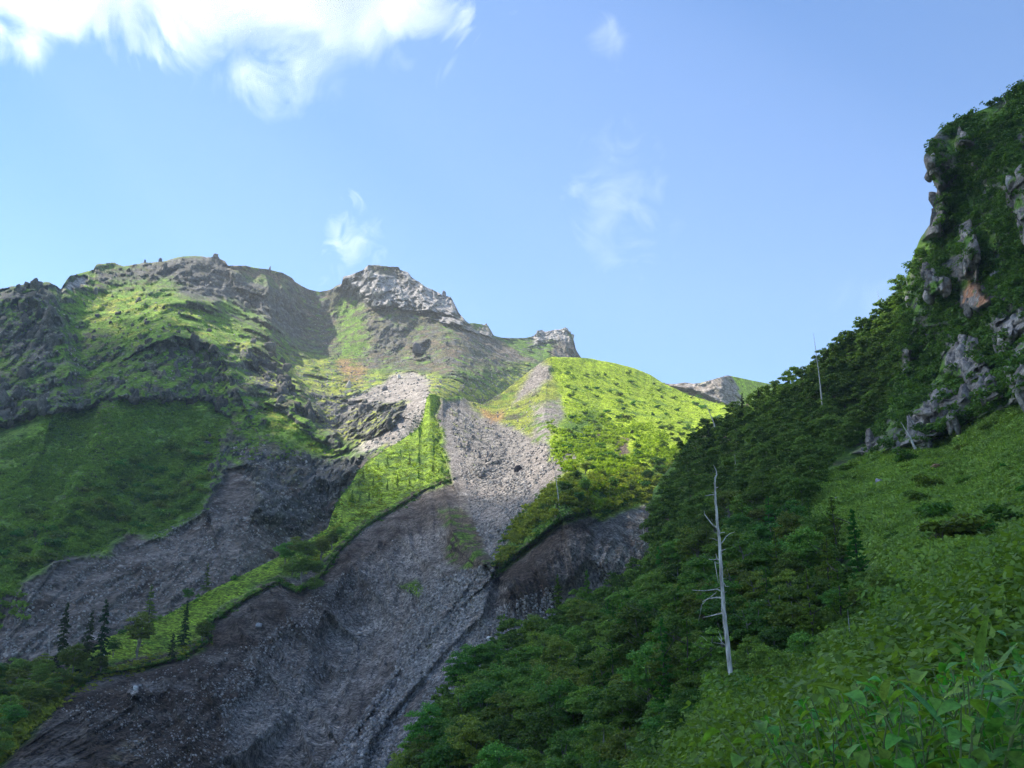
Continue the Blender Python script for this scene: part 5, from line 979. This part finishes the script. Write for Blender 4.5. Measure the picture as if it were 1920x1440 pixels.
# outline of the shaded country, as (sheet, u, v) points on the line where sun turns to shade
SH = [(A, 20, 545), (A, 120, 560), (A, 220, 600), (A, 300, 600), (A, 400, 650), (A, 440, 720), (A, 560, 800), (A, 660, 870), (F, 700, 905), (F, 780, 925), (F, 850, 915), (F, 920, 925), (F, 980, 950), (F, 1020, 930), (F, 1100, 900), (F, 1200, 890), (F, 1290, 830), (B, 1372, 775), (B, 1500, 700), (B, 1700, 500)]
ZC = 1150.0
edge = []
for S, u_, v_ in SH:
    p = hit(S, u_, v_); k = (ZC - p[2]) / SUN[2]; edge.append((p + SUN * k)[:2])
edge = np.array(edge); print('cloud edge', edge.round().tolist())
# close the outline over the camera's side of the valley
near = np.array([(0, -60, 0)]) + SUN * ((ZC) / SUN[2]); nx, ny = near[0, :2]
outl = np.concatenate([edge, [[nx + 760, ny + 620], [nx + 700, ny - 200], [nx, ny - 320], [nx - 500, ny - 200], [nx - 650, ny + 300]]])
g = 22.0; x0, y0 = outl.min(0) - 60; x1, y1 = outl.max(0) + 60
X, Y = np.meshgrid(np.arange(x0, x1, g), np.arange(y0, y1, g)); dd, ins, _ = polydist(X, Y, outl); s = np.where(ins, dd, -dd) + 22 * fbm(np.stack([X, Y, X * 0], -1), 90, 4, 210)
th = 90 * np.sqrt(np.clip(s / 200, 0, 1)); lump = 1 + .5 * fbm(np.stack([X, Y, X * 0], -1), 120, 4, 211)
on = s > 0; Zt = ZC + th * lump; Zb = ZC - th * .4 * lump
R_, C_ = X.shape; I = np.arange(R_ * C_).reshape(R_, C_); cell = on[:-1, :-1] | on[1:, :-1] | on[1:, 1:] | on[:-1, 1:]
q = np.stack([I[:-1, :-1], I[:-1, 1:], I[1:, 1:], I[1:, :-1]], -1)[cell]
Vt = np.stack([X, Y, np.where(on, Zt, ZC)], -1).reshape(-1, 3); Vb = np.stack([X, Y, np.where(on, Zb, ZC)], -1).reshape(-1, 3)
rim = ~on.reshape(-1); idb = np.arange(R_ * C_) + R_ * C_; idb[rim] = np.arange(R_ * C_)[rim]     # top and underside share their rim
allV = np.concatenate([Vt, Vb]); allF = np.concatenate([q, idb[q][:, ::-1]]); used, inv = np.unique(allF, return_inverse=True)
o = mesh_np('cloud', allV[used], inv.reshape(-1, 4), volume_mat('shade_cloud_droplets', .03, aniso=.55), smooth=True); tag(o, 'unseen broad white cloud added overhead to shade the valley', 'cloud')  # added out of view, its outline shaped to cast the valley's shade
print('clouds', time.time() - T0)
def sky_cloud(u, v, D, w_, h_, dpt, dens, ns, label, seed, cat='cloud', kind=None, thr=(.45, .62), rot=0., name='cloud'):
    k = D / FPX; c = at(u, v, D); m = volume_mat(name + '_vapour', dens, (1, 1, 1), ns, thr, aniso=.35)
    return cloud_body(name, c, (w_ * k, dpt, h_ * k), m, label, seed, rot, cat, kind)
if CLOUDS:
    sky_cloud(330, -80, 2700, 840, 440, 170, .014, 520, 'huge glaring white cloud at the top left', 2, thr=(.39, .68))
    sky_cloud(690, 0, 2750, 360, 290, 120, .011, 300, 'ragged white lobe of cloud at the right end of the huge one', 3, thr=(.43, .70))
    sky_cloud(610, -20, 2720, 300, 230, 120, .012, 300, 'white cloud filling the gap between the two larger ones', 12, thr=(.40, .70))
    sky_cloud(560, 140, 2700, 330, 190, 100, .0050, 260, 'thin torn veil hanging under the huge white cloud', 8, thr=(.46, .72))
    sky_cloud(20, 60, 2800, 260, 190, 100, .0075, 260, 'thin white cloud scrap in the top left corner', 4, thr=(.46, .72))
    sky_cloud(1165, 370, 2600, 230, 260, 90, .0032, 150, 'faint veil of cloud in the middle of the sky', 5, thr=(.46, .74), rot=.4)
    sky_cloud(1140, 75, 2650, 90, 120, 80, .0022, 110, 'small faint puff of cloud high in the middle of the sky', 6, thr=(.46, .74))
    sky_cloud(1640, 560, 2600, 170, 90, 100, .0010, 150, 'barely visible wisp of cloud low beside the wooded skyline', 9, thr=(.45, .74))
    sky_cloud(662, 452, 1470, 115, 185, 34, .020, 42, 'white steam rising from behind the summit crag', 7, 'steam', 'thing', (.50, .80), name='steam')
# haze
hz = np.array([[x, y, z] for x in (-1400, 1500) for y in (-700, 2150) for z in (-75, 760)], float)
fz = np.array([[0, 1, 3, 2], [4, 6, 7, 5], [0, 4, 5, 1], [2, 3, 7, 6], [0, 2, 6, 4], [1, 5, 7, 3]])
if HAZE:
    o = mesh_np('haze', hz, fz, volume_mat('haze', HAZE, (.86, .92, 1.0), aniso=.2)); tag(o, kind='stuff')
